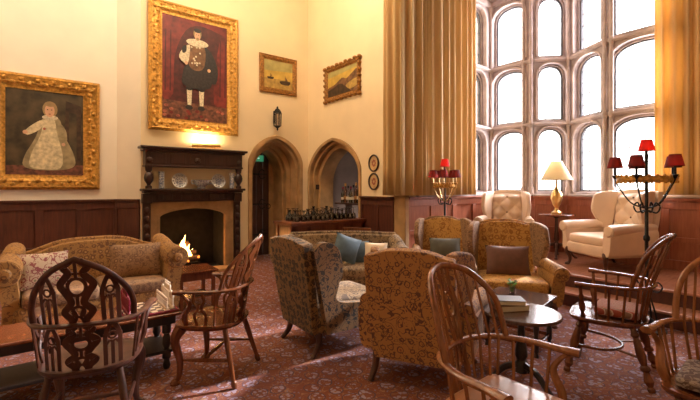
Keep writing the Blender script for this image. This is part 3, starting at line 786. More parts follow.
# shelf with bottles in the niche
t = thing('bottle_shelf', 'dark two-step wooden shelf in the bar niche holding bottles', 'shelf', (5.0, 6.1, 0), -PI/2)
mb = MB(); mb.box(-.62, .55, -.16, .26, 1.12, 1.155); mb.build('lower_shelf', 'mantel_wood', t, bevel=.004, smooth=False)
mb = MB(); mb.box(-.25, .55, .06, .26, 1.155, 1.30); mb.build('upper_step', 'mantel_wood', t, bevel=.004, smooth=False)
mb = MB(); mb.box(-.58, -.53, .1, .24, 0, 1.12); mb.box(.48, .53, .1, .24, 0, 1.12); mb.build('shelf_support', 'mantel_wood', t, smooth=False)
bp = [(.040, 0), (.038, .01), (.038, .17), (.03, .2), (.014, .225), (.013, .29), (.017, .295), (.017, .31)]
def bottle(mt, capm):
    r = thing('bottle', '', 'bottle'); mb = MB(); mb.lathe(bp, n=12); mb.build('bottle_body', mt, r)
    mb = MB(); mb.lathe([(.018, .27), (.018, .315), (0, .318)], n=10); mb.build('cap', capm, r)
    mb = MB(); mb.lathe([(.0388, .06), (.0388, .11)], n=12); mb.build('paper_label', 'paper' if mt != 'amber_glass' else 'gilt_dark', r); return r
kinds = [(bottle('dark_glass', 'red_piece'), 'dark'), (bottle('amber_glass', 'gilt'), 'amber'), (bottle('clear_glass', 'iron'), 'clear')]
used = [False]*3
def put_bottle(x, y, z, i):
    r0, nm = kinds[i]
    r = r0 if not used[i] else dup(r0)
    used[i] = True; r.location = (x, y, z); r['label'] = '%s glass bottle among those on the niche shelf' % nm; r['group'] = '%s bottles on the niche shelf' % nm
    s = random.uniform(1.0, 1.3); r.scale = (1.1, 1.1, s)
for i in range(11): put_bottle(4.90, 6.50-i*.085, 1.155, (0, 1, 2, 0, 2, 1, 0, 0, 2, 1, 0)[i])
for i in range(7): put_bottle(5.16, 6.24-i*.1, 1.30, (0, 2, 0, 1, 0, 2, 0)[i])

# ================================================================== SEATING
def camel(w, h, z0, taper=.03, hump=.06, ear=0.0):
    pts = [(-w/2+taper, z0), (w/2-taper, z0), (w/2, z0+(h-z0)*.5), (w/2, h-hump-.02)]
    top = [(w/2-.01, h-hump), (w*.40, h-hump*.85), (w*.22, h-hump*.15), (0, h), (-w*.22, h-hump*.15), (-w*.40, h-hump*.85), (-w/2+.01, h-hump)]
    pts += sp2(top, 5); pts += [(-w/2, h-hump-.02), (-w/2, z0+(h-z0)*.5)]
    return pts
def cabriole(mb, x, y, h, ox, oy):
    """bowed leg from the frame down to a pad foot"""
    p = spline([(x, y, h), (x+ox*.035, y+oy*.035, h*.78), (x+ox*.01, y+oy*.01, h*.4), (x+ox*.015, y+oy*.015, h*.12), (x+ox*.03, y+oy*.03, .015)], 4)
    n = len(p); rr = []
    for i in range(n):
        t = i/(n-1); rr.append(.034*(1-t)+.015+(.012 if t > .9 else 0)-.008*sin(PI*t))
    mb.tube(p, rr, 10, up=(0, 1, 0)); mb.lathe([(.034, 0), (.036, .012), (.022, .03)], (x+ox*.034, y+oy*.034, 0), 10)
def wing_chair(label, loc, rz, W_=.74, Hh=1.04, fab='rust_floral', inner=None, cush=None, D=.74, leg='chair_wood_dark', arms=True, low=False, wingd=.24, tuft=False, lh=.2, hump=.06, group=None, wing_in=None):
    inner = inner or fab; cush = cush or inner
    t = thing('wing_armchair', label, 'armchair', loc, rz, group)
    lean = math.radians(9); sh = .30
    # back: outer shell and inner pad
    mb = MB(); mb.at((0, D/2-.10, 0)); mb.at((0, D/2-.14, 0), (-lean, 0, 0))
    mb.prism(camel(W_-(.06 if low else .13), Hh+.01, lh+.0, .04, hump), .0, .075); mb.build('backrest', fab, t, bevel=.028, seg=4)
    if tuft:
        mb = MB(); mb.at((0, D/2-.15, 0), (-lean, 0, 0)); n = 28; w = W_-.2; z0, z1 = .42, Hh-.05; vs = []; fs = []
        for i in range(n+1):
            for j in range(n+1):
                u = i/n; v = j/n; x = (u-.5)*w; zt = z1-hump*abs(2*u-1)**1.5
                z = z0+(zt-z0)*v
                a = u*4; b = v*4.5
                f = abs(sin(PI*(a+b)/1.0*.5)*sin(PI*(a-b)*.5))**.5
                edge = min(1, min(u, 1-u, v+.2, 1-v)*9)
                vs.append((x, -.10*edge*(.25+.75*f), z))
        for i in range(n):
            for j in range(n):
                a = i*(n+1)+j; fs.append((a, a+n+1, a+n+2, a+1))
        mb.add(vs, fs); o = mb.build('tufted_back', inner, t, angle=180); o['label'] = 'deep buttoned inner back'
        mb = MB(); mb.at((0, D/2-.15, 0), (-lean, 0, 0))
        for r in range(5):
            for c_ in range(4):
                u = (c_+(.5 if r % 2 else 0))/4+.0
                v = (r+.5)/4.5 if False else (r*1.0+(0 if True else 0))/4.5
                a_ = u*4; 
                if 0.1 < u < .95 and .02 < v < .95:
                    zt = z1-hump*abs(2*u-1)**1.5; mb.ball(((u-.5)*w, -.035, z0+(zt-z0)*v), .014, 6)
        mb.build('buttons', 'brown_velvet', t)
    else:
        mb = MB(); mb.at((0, D/2-.16, 0), (-lean, 0, 0)); mb.prism(camel(W_-.22, Hh-.02, .40, .0, hump*.8), -.05, .02); mb.build('back_pad', inner, t, bevel=.03, seg=4)
    # wings
    yb = D/2-.10
    for s in (-1, 1):
        ah = .62 if arms else .42
        prof = [(yb+.02, lh+.06), (yb-.06, lh+.05)] if low else [(yb+.0, ah-.1), (yb-wingd*.6, ah-.1)]
        if low:
            prof = sp2([(yb+.10, Hh-.10), (yb+.02, Hh-.035), (yb-wingd*.6, Hh-.05), (yb-wingd-.02, Hh-.12), (yb-wingd-.05, Hh-.30), (yb-wingd-.01, .60), (yb-wingd-.03, .46), (-D/2+.06, .40), (-D/2+.02, .36)], 6) + [(-D/2+.03, lh), (yb-.04, lh)]
        else:
            prof += sp2([(yb-wingd*.72, ah), (yb-wingd*1.02, ah+.15), (yb-wingd*1.0, Hh-.2), (yb-wingd*.8, Hh-.07), (yb-.02, Hh-.03), (yb+.10, Hh-.04)], 5)
        mb = MB()
        if low:
            xx = s*(W_/2-.03); mb.prism(prof, xx-.035, xx+.035, 'YZ')
        else:
            mb.at((s*(W_/2-.085), yb, 0), (0, 0, s*math.radians(20))); mb.prism([(a-yb, b) for a, b in prof], -.035, .035, 'YZ')
        mb.build('wing', wing_in or fab, t, bevel=.028, seg=4)
    if arms:
        for s in (-1, 1):
            mb = MB(); xx = s*(W_/2-.02)
            path = spline([(xx-s*.0, yb, .58), (xx+s*.015, .0, .575), (xx+s*.04, -D/2+.12, .565), (xx+s*.045, -D/2+.03, .55)], 5)
            mb.tube(path, [.06+.018*i/(len(path)-1) for i in range(len(path))], 14)
            mb.lathe([(.078, 0), (.06, .02), (0, .03)], (xx+s*.045, -D/2+.03, .55), 14, (0, -1, 0))
            mb.prism(sp2([(xx-.05, lh+.04), (xx+.045, lh+.04), (xx+s*.03+.045, .45), (xx+s*.03+.03, .56), (xx+s*.03-.05, .56), (xx-.05, .42)], 3, True), -D/2+.03, yb, 'XZ')
            mb.build('arm', fab, t)
    mb = MB(); mb.soft((0, -.03, (lh+.34)/2), (W_-.08, D-.10, .36-lh+.02), .22); mb.build('seat_frame', fab, t)
    mb = MB(); mb.soft((0, -.07, .40), (W_-.16, D-.17, .15), .32); mb.build('seat_cushion', cush, t)
    for s in (-1, 1):
        mb = MB(); cabriole(mb, s*(W_/2-.08), -D/2+.08, lh+.06, s, -1); mb.build('leg', leg, t)
        mb = MB(); mb.tube(spline([(s*(W_/2-.10), D/2-.12, lh+.06), (s*(W_/2-.09), D/2-.10, .1), (s*(W_/2-.07), D/2-.03, 0)], 4), [.034-.0018*i for i in range(9)], 8, up=(0, 1, 0)); mb.build('leg', leg, t)
    return t
wing_chair('rust floral wing armchair seen from behind in the middle of the room', W(.58, 3.18), FACE(.41, .91), W_=.78, Hh=1.03, fab='rust_floral', hump=.05)
wing_chair('dark green floral wing chair seen side-on, nearest the second pointed-back chair', W(-.17, 3.86), FACE(.81, .58), W_=.72, Hh=1.02, D=.84, fab='green_floral', inner='settee_damask', arms=False, low=True, wingd=.14, hump=.03)
wing_chair('gold brocade wing armchair with a dark green cushion, in front of the brass-armed candelabra lamp', W(1.33, 5.60, 0), FACE(-.1, -1), W_=.80, Hh=1.04, fab='tan_brocade', inner='gold_velvet')
wing_chair('gold brocade wing armchair with a brown cushion, facing the coffee tables', W(1.82, 4.58, 0), FACE(-.22, -1), W_=.86, Hh=1.07, D=.8, fab='yellow_brocade', inner='gold_velvet', hump=.05, wing_in='tan_brocade')
wing_chair('cream buttoned wing armchair standing before the window behind the gold armchair', W(2.62, 6.75, PH), FACE(-.5, -1), W_=.74, Hh=1.08, fab='cream_leather', tuft=True, hump=.03)
wing_chair('cream buttoned wing armchair turned sideways on the platform, right of the round table', (6.28, 2.17, PH), math.atan2(.48, -.87)+PI/2, W_=.80, Hh=1.10, D=.84, fab='cream_leather', tuft=True, hump=.03, wingd=.26)

def sofa(label, loc, rz, W_, Hh, fab, inner, D=.82, arm_h=.66, hump=.08, seats=2, cush='tan_brocade', legs=True):
    t = thing('sofa', label, 'sofa', loc, rz)
    lean = math.radians(9)
    mb = MB(); mb.at((0, D/2-.17, 0), (-lean, 0, 0)); mb.prism(camel(W_-.08, Hh+.01, .15, 0, hump), 0, .10); mb.build('backrest', fab, t, bevel=.035, seg=4)
    mb = MB(); mb.at((0, D/2-.20, 0), (-lean, 0, 0)); mb.prism(camel(W_-.2, Hh-.03, .38, 0, hump*.9), -.06, .02); mb.build('back_pad', inner, t, bevel=.035, seg=4)
    for s in (-1, 1):
        xx = s*(W_/2-.07); mb = MB()
        p = spline([(xx, D/2-.12, arm_h+.04), (xx+s*.01, D/2-.3, arm_h+.0), (xx+s*.03, 0, arm_h-.06), (xx+s*.05, -D/2+.06, arm_h-.09)], 5)
        mb.tube(p, [.085+.035*i/(len(p)-1) for i in range(len(p))], 16)
        mb.lathe([(.12, 0), (.11, .015), (.05, .02), (.035, .035), (0, .04)], (xx+s*.05, -D/2+.06, arm_h-.09), 16, (0, -1, 0))
        mb.prism(sp2([(xx-.07, .14), (xx+.06, .14), (xx+.065+s*.01, .4), (xx+s*.05+.06, arm_h-.08), (xx+s*.05-.07, arm_h-.08), (xx-.07, .4)], 3, True), -D/2+.06, D/2-.12)
        mb.build('arm', fab, t)
    mb = MB(); mb.soft((0, -.03, .25), (W_-.14, D-.08, .24), .18, 16); mb.build('seat_frame', fab, t)
    w = (W_-.26)/seats
    for k in range(seats):
        mb = MB(); mb.soft((-(W_-.26)/2+w*(k+.5), -.10, .405), (w-.005, D-.2, .15), .28, 16); mb.build('seat_cushion', cush, t)
    for s in (-1, 1):
        for y in (-1, 1):
            mb = MB(); mb.turned((s*(W_/2-.12), y*(D/2-.12), .16), (s*(W_/2-.12), y*(D/2-.1), 0), [(0, .03), (.5, .034), (.8, .02), (1, .024)]); mb.build('leg', 'chair_wood_dark', t)
    return t
sofa('yellow brocade camel-back sofa against the left wall with rolled arms', (.50, 5.05, 0), 0, 1.50, .90, 'yellow_brocade', 'yellow_brocade', .84, .77, .13, 2)
sofa('brown and cream damask settee with blue cushions, between the dark wing chair and the bar', W(-.10, 5.22, 0), FACE(.0, -1), 1.56, .86, 'settee_damask', 'settee_damask', .76, .70, .02, 2, 'settee_damask')

def scatter(label, loc, rz, w, h, tk, mt, tilt=-18, roll=0, name='cushion'):
    mb = MB(); mb.at((0, 0, 0), (math.radians(tilt), math.radians(roll), 0)); mb.pillow(w, h, tk)
    lo = min(v.z for v in mb.v); mb.v = [v-Vector((0, 0, lo)) for v in mb.v]
    o = mb.build(name, mt, angle=60); o.location = loc; o.rotation_euler = (0, 0, rz); return tag(o, label, 'cushion')
def rel(c, f, r, w, h):   # point in front(f)/right(r) of a thing centred c (x,z) facing w
    n = math.hypot(*w); d = (w[0]/n, w[1]/n); return W(c[0]+d[0]*f+d[1]*r, c[1]+d[1]*f-d[0]*r, h)
scatter('dark green velvet cushion on the gold armchair under the candelabra lamp', rel((1.33, 5.60), .02, .0, (-.1, -1), .465), FACE(-.1, -1), .44, .30, .14, 'green_velvet')
scatter('brown velvet cushion on the gold armchair facing the coffee tables', rel((1.82, 4.58), .03, .02, (-.22, -1), .465), FACE(-.22, -1), .48, .34, .15, 'brown_velvet')
scatter('blue velvet cushion standing on its corner on the damask settee', W(-.05, 5.12, .46), FACE(.2, -1), .34, .34, .12, 'blue_velvet', -14, 20)
scatter('second blue velvet cushion, half hidden behind the other on the settee', W(.10, 5.26, .46), FACE(0, -1), .30, .30, .10, 'blue_velvet', -14, 0)
scatter('cream cushion on the settee just above the rust armchair', W(.33, 5.12, .46), FACE(-.2, -1), .30, .30, .14, 'cream_cloth', -16, 0)
scatter('cream cushion with purple scrollwork at the left end of the yellow sofa', (.05, 4.98, .47), .1, .42, .36, .13, 'crewel', -20)
scatter('tan patterned cushion leaning at the right end of the yellow sofa', (.86, 4.98, .47), -.15, .52, .38, .14, 'tan_brocade', -20)

# ------------------------------------------------------------------ windsor chairs
def ribbon(mb, f, pts, w, th=.010):
    """flat fretwork strip; f maps (x,z)->3D on the chair back"""
    pts = [Vector((a, b, 0)) for a, b in pts]; m = len(pts); vs = []; fs = []
    for i, p in enumerate(pts):
        t = pts[min(i+1, m-1)]-pts[max(i-1, 0)]; t.normalize(); nrm = Vector((-t.y, t.x, 0))*w/2
        for q in (p+nrm, p-nrm):
            a = Vector(f(q.x, q.y)); vs += [a+Vector((0, -th/2, 0)), a+Vector((0, th/2, 0))]
    for i in range(m-1):
        a = i*4; b = a+4
        fs += [(a, a+2, b+2, b), (a+1, b+1, b+3, a+3), (a, b, b+1, a+1), (a+2, a+3, b+3, b+2)]
    fs += [(0, 1, 3, 2), (m*4-4, m*4-2, m*4-1, m*4-3)]
    mb.add([tuple(v) for v in vs], fs)
def ringpts(cx, cz, rx, rz, n=16): return [(cx+rx*cos(2*PI*k/n), cz+rz*sin(2*PI*k/n)) for k in range(n+1)]
def windsor(label, loc, rz, gothic=False, post=False, wd='chair_wood', seatm=None, top=1.08, crin=True, splat=True, group=None):
    t = thing('windsor_armchair', label, 'armchair', loc, rz, group)
    seatm = seatm or wd
    SH = .445; AH = .70; SW = .27; 
    # saddle seat
    ol = sp2([(0, -.235), (.15, -.23), (.24, -.19), (.265, -.05), (.235, .12), (.14, .215), (0, .235), (-.14, .215), (-.235, .12), (-.265, -.05), (-.24, -.19), (-.15, -.23)], 4, True)
    mb = MB(); n = len(ol); R = [0, .3, .6, .82, .94, 1.0]; vs = [(0, 0, SH-.014)]; fs = []
    for r in R[1:]:
        for (x, y) in ol: vs.append((x*r, y*r, SH-.014*(1-r*r)**1.0-(.004 if r == 1 else 0) + .012*max(0, 1-abs(x*r)*12)*max(0, -y*r/.23)))
    for k in range(n): fs.append((0, 1+k, 1+(k+1) % n))
    for i in range(len(R)-2):
        for k in range(n):
            a = 1+i*n+k; b = 1+i*n+(k+1) % n; fs.append((a, a+n, b+n, b))
    base = 1+(len(R)-2)*n
    for (x, y) in ol: vs.append((x*1.005, y*1.005, SH-.02))
    for (x, y) in ol: vs.append((x*.93, y*.93, SH-.042))
    for j in range(2):
        for k in range(n):
            a = base+j*n+k; b = base+j*n+(k+1) % n; fs.append((a, a+n, b+n, b))
    fs.append(tuple(range(base+2*n, base+3*n)))
    mb.add(vs, fs); mb.build('seat', seatm, t)
    # arm bow
    bow = spline([(-.315, -.17, AH+.0), (-.30, -.08, AH), (-.285, .06, AH), (-.22, .19, AH), (-.12, .245, AH+.003), (0, .262, AH+.005), (.12, .245, AH+.003), (.22, .19, AH), (.285, .06, AH), (.30, -.08, AH), (.315, -.17, AH+.0)], 5)
    nn = len(bow); mb = MB(); mb.tube(bow, [.030 if (i < 4 or i > nn-5) else (.024 if i < 9 or i > nn-10 else .021) for i in range(nn)], 10, flat=.62); mb.build('arm_bow', wd, t)
    def bowat(x):
        best = min((p for p in bow if p.y > -.0), key=lambda p: abs(p.x-x)); return best
    lean = .30
    def back(x, z):
        yb = .255-1.9*x*x if abs(x) < .24 else .255-1.9*.0576
        return (x, yb+lean*(z-AH)*(1 if z > AH else .55), z)
    # bow of the back
    hw = .245
    if gothic:
        half = sp2([(-hw, AH+.005), (-hw*1.0, AH+.10), (-hw*.86, AH+.20), (-hw*.5, AH+.31), (0, top)], 6)
    else:
        half = sp2([(-hw, AH+.005), (-hw*1.0, AH+.14), (-hw*.88, top-.12), (-hw*.55, top-.03), (0, top)], 6)
    outl = half + [(-a, b) for a, b in reversed(half[:-1])]
    mb = MB(); mb.tube([back(x, z) for x, z in outl], .0165, 10, up=(0, 1, 0), flat=.85); mb.build('hoop', wd, t)
    def zat(x):
        best = AH
        for (a, b), (c, d) in zip(outl[:-1], outl[1:]):
            if min(a, c)-1e-9 <= x <= max(a, c)+1e-9 and abs(c-a) > 1e-9: best = max(best, b+(d-b)*(x-a)/(c-a))
        return best
    if gothic:
        # three pierced gothic splats, above the arm bow and below it
        def centre(mb, z0, z1):
            h = z1-z0
            for s in (-1, 1):
                ribbon(mb, back, sp2([(s*.03, z0), (s*.035, z0+h*.1), (s*.065, z0+h*.22), (s*.03, z0+h*.36), (s*.05, z0+h*.5), (s*.075, z0+h*.64), (s*.035, z0+h*.8), (s*.055, z0+h*.9), (s*.02, z0+h*.99)], 5), .036)
                ribbon(mb, back, sp2([(s*.035, z0), (s*.01, z0+h*.14), (s*.03, z0+h*.3)], 5), .014)
            ribbon(mb, back, ringpts(0, z0+h*.60, .042, h*.13), .018); ribbon(mb, back, ringpts(0, z0+h*.22, .028, h*.08), .016)
            ribbon(mb, back, [(0, z0+h*.30), (0, z0+h*.47)], .016); ribbon(mb, back, [(0, z0+h*.72), (0, z1-.002)], .015)
            ribbon(mb, back, [(-.05, z0+h*.80), (.05, z0+h*.80)], .013)
        def side(mb, cx, z0, z1):
            h = z1-z0; w = .034
            ribbon(mb, back, [(cx-w, z0), (cx-w, z0+h*.72)], .02); ribbon(mb, back, [(cx+w, z0), (cx+w, z0+h*.72)], .02); ribbon(mb, back, [(cx, z0), (cx, z0+h*.52)], .017)
            ribbon(mb, back, sp2([(cx-w, z0+h*.45), (cx-w*.4, z0+h*.56), (cx, z0+h*.52)], 3), .012); ribbon(mb, back, sp2([(cx+w, z0+h*.45), (cx+w*.4, z0+h*.56), (cx, z0+h*.52)], 3), .012)
            ribbon(mb, back, sp2([(cx-w, z0+h*.66), (cx-w*.6, z0+h*.84), (cx, z1)], 3), .022); ribbon(mb, back, sp2([(cx+w, z0+h*.66), (cx+w*.6, z0+h*.84), (cx, z1)], 3), .022)
            ribbon(mb, back, ringpts(cx, z0+h*.68, .018, .02, 10), .010)
        mb = MB(); centre(mb, AH, top-.005); centre(mb, SH-.01, AH); mb.build('splat', wd, t)
        for s in (-1, 1):
            mb = MB(); cx = s*.145; side(mb, cx, AH, zat(cx)-.004); side(mb, cx, SH-.01, AH-.0); mb.build('splat', wd, t)
    else:
        if splat:
            mb = MB(); z1 = top-.005
            for (z0, z1) in ((SH-.01, AH), (AH, top-.005)):
                h = z1-z0
                for s in (-1, 1):
                    ribbon(mb, back, sp2([(s*.022, z0), (s*.03, z0+h*.2), (s*.044, z0+h*.5), (s*.03, z0+h*.75), (s*.035, z1)], 5), .02)
                ribbon(mb, back, ringpts(0, z0+h*.5, .028, h*.16), .012); ribbon(mb, back, [(0, z0), (0, z0+h*.34)], .012); ribbon(mb, back, [(0, z0+h*.66), (0, z1)], .012)
            mb.build('splat', wd, t)
        xs = (.085, .13, .175, .212) if splat else (.03, .085, .14, .19)
        for s in (-1, 1):
            for x in xs:
                mb = MB(); a = back(s*x*.82, SH-.01); b = back(s*x, zat(s*x)-.004); m_ = back(s*x, AH)
                mb.tube([a, m_, b], [.008, .0075, .006], 7, up=(0, 1, 0)); mb.build('spindle', wd, t)
    # short spindles and front supports of the arms
    for s in (-1, 1):
        for (y, ys) in ((.12, .10), (.03, .02), (-.05, -.05)):
            if gothic and y < 0: continue
            xa = .285 if y < .1 else .262
            if gothic and y < .1:
                mb = MB(); c = Vector((s*.262, 0, .57))
                for q in (-1, 1): mb.tube(spline([(s*.235, .0+q*.03, SH-.01), (s*.25, q*.045, .52), (s*.262, q*.012, .575), (s*.272, q*.04, .63), (s*.285, q*.03, AH-.005)], 4), .0105, 6, up=(1, 0, 0))
                mb.tube([(s*.258+0*k, .022*cos(k*PI/6), .575+.03*sin(k*PI/6)) for k in range(12)], .006, 5, closed=True, up=(1, 0, 0)); mb.build('arm_splat', wd, t)
            else:
                mb = MB(); mb.tube([(s*.235, ys, SH-.01), (s*xa, y, AH-.004)], .008, 7, up=(0, 1, 0)); mb.build('spindle', wd, t)
        if post:
            mb = MB(); mb.turned((s*.235, -.13, SH-.02), (s*.30, -.14, AH-.005), [(0, .011), (.1, .018), (.2, .011), (.3, .02), (.45, .022), (.58, .011), (.66, .018), (.74, .011), (1, .010)], 10); mb.build('arm_support', wd, t); continue
        mb = MB()
        mb.tube(spline([(s*.235, -.115, SH-.012), (s*.262, -.115, .51), (s*.275, -.07, .60), (s*.297, -.10, .665), (s*.305, -.14, AH-.008)], 5), [.015+.004*sin(i*.3) for i in range(21)], 8, up=(1, 0, 0), flat=1.2); mb.build('arm_support', wd, t)
    # legs and stretchers
    leg = [(0, .016), (.10, .020), (.14, .027), (.18, .016), (.24, .023), (.46, .030), (.60, .019), (.63, .030), (.67, .031), (.70, .017), (.76, .021), (.84, .030), (.92, .016), (.95, .024), (1, .02)]
    plainleg = [(0, .018), (.3, .022), (.75, .017), (.88, .015), (.90, .021), (.94, .021), (1, .015)]
    feet = {}
    for s in (-1, 1):
        for y in (-1, 1):
            a = (s*.17, y*.15, SH-.03); b = (s*.245, y*(.235 if y < 0 else .26), 0); mb = MB()
            if gothic and y < 0:
                cabriole(mb, s*.20, -.17, SH-.03, s, -1)
            else: mb.turned(a, b, plainleg if gothic else leg, 12)
            mb.build('leg', wd, t); feet[(s, y)] = (Vector(a), Vector(b))
    def mid(s, y, f): a, b = feet[(s, y)]; return a+(b-a)*f
    mb = MB()
    if gothic or not crin:
        for s in (-1, 1):
            a, b = mid(s, -1, .55), mid(s, 1, .55)
            if gothic: a = Vector((s*.205, -.17, .17))
            mb.turned(a, b, [(0, .009), (.5, .016), (1, .009)], 8)
        a, b = (mid(-1, -1, .55)+mid(-1, 1, .55))/2, (mid(1, -1, .55)+mid(1, 1, .55))/2
        mb.turned(a, b, [(0, .009), (.5, .016), (1, .009)], 8)
    else:
        A, B = mid(-1, -1, .5), mid(1, -1, .5)
        mb.tube(spline([A, (-.17, -.02, .20), (-.08, .06, .20), (0, .08, .20), (.08, .06, .20), (.17, -.02, .20), B], 5), .011, 8)
        for s in (-1, 1): mb.tube([mid(s, 1, .5), (s*.10, .05, .20)], .009, 7)
    mb.build('stretcher', wd, t)
    return t
windsor('gothic pointed-back Windsor armchair with pierced splats, seen from behind at the lower left', W(-1.56, 2.42), FACE(-.35, .94), gothic=True, wd='chair_wood_dark')
windsor('gothic pointed-back Windsor armchair turned side-on between the chess table and the dark wing chair', W(-1.06, 3.16), FACE(-.98, .12), gothic=True, wd='chair_wood')
windsor('large hoop-back Windsor armchair in the front centre with a pale polished seat', W(.69, 1.74), FACE(.64, -.77), wd='chair_wood_honey', seatm='seat_wood', top=1.06)
windsor('hoop-back Windsor armchair with a striped cushion, side-on before the iron lamp', W(2.08, 3.21), FACE(-.77, .63), wd='chair_wood', splat=False, post=True).scale = (1.05, 1.10, 1.02)
windsor('hoop-back Windsor armchair cut off by the right edge of the picture', W(1.90, 1.99), FACE(-.75, -.66), wd='chair_wood_honey', seatm='chair_wood', crin=False)
def flat_cushion(label, c, w, mt, sz=(.40, .38, .055), dy=0):
    mb = MB(); mb.soft((0, dy, sz[2]/2+.002), sz, .3, 12); o = mb.build('seat_pad', mt); o.location = c; o.rotation_euler = (0, 0, w); return tag(o, label, 'cushion')
def striped():
    m, nt, b = newmat('striped_cloth'); v = coords(nt, (1, 1, 1), (0, 0, .3)); w = N(nt, 'ShaderNodeTexWave'); w.inputs['Scale'].default_value = 9; w.inputs['Distortion'].default_value = 1.5
    nt.links.new(v, w.inputs[0]); nt.links.new(ramp(nt, w.outputs[0], [(.35, (.30, .06, .04)), (.5, (.62, .5, .38)), (.7, (.22, .12, .08))]), b.inputs['Base Color']); b.inputs['Roughness'].default_value = .9
striped()
flat_cushion('red and cream striped seat cushion on the Windsor chair before the iron floor lamp', W(2.08, 3.21, .455), FACE(-.77, .63), 'striped_cloth', (.34, .30, .07), .06)
flat_cushion('pale brown leather seat cushion on the large front Windsor chair', W(.69, 1.74, .445), FACE(.64, -.77), 'seat_leather', (.42, .40, .085))
flat_cushion('dark patterned seat cushion on the Windsor chair at the right edge', W(1.90, 1.99, .445), FACE(-.75, -.66), 'dark_kilim')
# plain wooden chair by the bar
t = thing('side_chair', 'small plain wooden chair standing between the settee and the bar counter', 'chair', W(.16, 6.0), FACE(.25, 1))
mb = MB(); mb.box(-.21, .21, -.20, .20, .42, .45); mb.build('seat', 'chair_wood', t, bevel=.01, smooth=False)
for s in (-1, 1):
    mb = MB(); mb.tube([(s*.18, -.17, .42), (s*.19, -.18, 0)], .018, 8, up=(0, 1, 0)); mb.build('leg', 'chair_wood', t)
    mb = MB(); mb.tube([(s*.19, .24, 0), (s*.18, .18, .45), (s*.19, .25, .87)], .018, 8, up=(0, 1, 0)); mb.build('leg', 'chair_wood', t)
mb = MB(); mb.box(-.21, .21, .235, .26, .80, .88); mb.box(-.18, .18, .215, .235, .62, .67); mb.build('backrest', 'chair_wood', t, bevel=.008, smooth=False)

# ================================================================== TABLES
# long low chess table
t = thing('coffee_table', 'long low wooden coffee table carrying the chess set before the yellow sofa', 'table', (.22, 3.62, 0))
mb = MB(); mb.box(-.70, .70, -.235, .235, .425, .45); mb.build('tabletop', 'table_wood', t, bevel=.008, smooth=False)
mb = MB(); mb.box(-.66, .66, -.21, .21, .36, .425); mb.build('apron', 'table_black', t, bevel=.004, smooth=False)
mb = MB(); mb.box(-.64, .64, -.20, .20, .13, .155); mb.build('lower_shelf', 'table_black', t, bevel=.005, smooth=False)
for sx in (-1, 1):
    for sy in (-1, 1):
        mb = MB(); mb.turned((sx*.60, sy*.17, .36), (sx*.60, sy*.17, 0), [(0, .034), (.2, .034), (.22, .02), (.3, .03), (.45, .034), (.55, .02), (.6, .034), (.75, .034), (.8, .02), (.92, .03), (1, .022)], 12); mb.build('leg', 'table_black', t)
BC = Vector((.71, 3.62, .45))
t = thing('chessboard', 'square chessboard on the right half of the long coffee table', 'chessboard', BC, 0)
mb = MB(); mb.box(-.2, .2, -.2, .2, 0, .018); mb.build('board_frame', 'red_piece', t, bevel=.004, smooth=False)
mb = MB()
for i in range(8):
    for j in range(8):
        mb.mat((i+j) % 2); a, b = -.18+i*.045, -.18+j*.045; mb.box(a, a+.045, b, b+.045, .018, .0195)
mb.build('squares', ['ivory_piece', 'chair_wood_dark'], t, smooth=False)
pawn = [(.014, 0), (.015, .008), (.008, .014), (.006, .035), (.010, .038), (.005, .042), (.010, .05), (.009, .058), (0, .063)]
tall = [(.017, 0), (.018, .01), (.009, .018), (.007, .07), (.013, .075), (.007, .08), (.012, .10), (.010, .108), (.004, .11), (.006, .12), (0, .126)]
midp = [(.016, 0), (.017, .01), (.009, .018), (.008, .05), (.013, .055), (.012, .078), (.006, .085), (0, .09)]
def piece(prof, mt): mb = MB(); mb.lathe(prof, n=10); return mb.build('chess_piece', mt)
src = {(k, m): piece(p, m) for k, p in (('p', pawn), ('t', tall), ('m', midp)) for m in ('red_piece', 'ivory_piece')}
fresh = set()
for side, mt in ((-1, 'red_piece'), (1, 'ivory_piece')):
    for r in range(2):
        for j in range(8):
            k = 'p' if r else ('t' if j in (2, 3, 4, 5) else 'm')
            o = src[(k, mt)]
            if (k, mt) in fresh: o = o.copy(); C.objects.link(o)
            fresh.add((k, mt))
            o.location = (BC.x+side*(.1575-r*.045), BC.y-.1575+j*.045, BC.z+.0195); o.scale = (1.05, 1.05, 1.6)
            cn = 'dark red' if side < 0 else 'ivory'; kn = {'p': 'small pawn', 't': 'tall piece', 'm': 'middle-sized piece'}[k]
            tag(o, '%s chess piece, a %s, standing on the %s side of the board' % (cn, kn, 'left' if side < 0 else 'right'), 'chess piece', '%s %ss on the chessboard' % (cn, kn))
# side table by the fire
t = thing('side_table', 'square red-brown wooden side table between the sofa arm and the fire', 'table', (1.52, 5.12, 0))
mb = MB(); mb.box(-.24, .24, -.24, .24, .43, .455); mb.build('tabletop', 'table_wood', t, bevel=.006, smooth=False)
mb = MB(); mb.box(-.21, .21, -.21, .21, .34, .43); mb.build('apron', 'table_wood', t, bevel=.004, smooth=False)
for sx in (-1, 1):
    for sy in (-1, 1):
        mb = MB(); mb.box(sx*.19-.02, sx*.19+.02, sy*.19-.02, sy*.19+.02, 0, .34); mb.build('leg', 'table_wood', t, bevel=.004, smooth=False)
mb = MB(); mb.box(-.19, .19, -.19, .19, .12, .135); mb.build('lower_shelf', 'table_wood', t, bevel=.003, smooth=False)
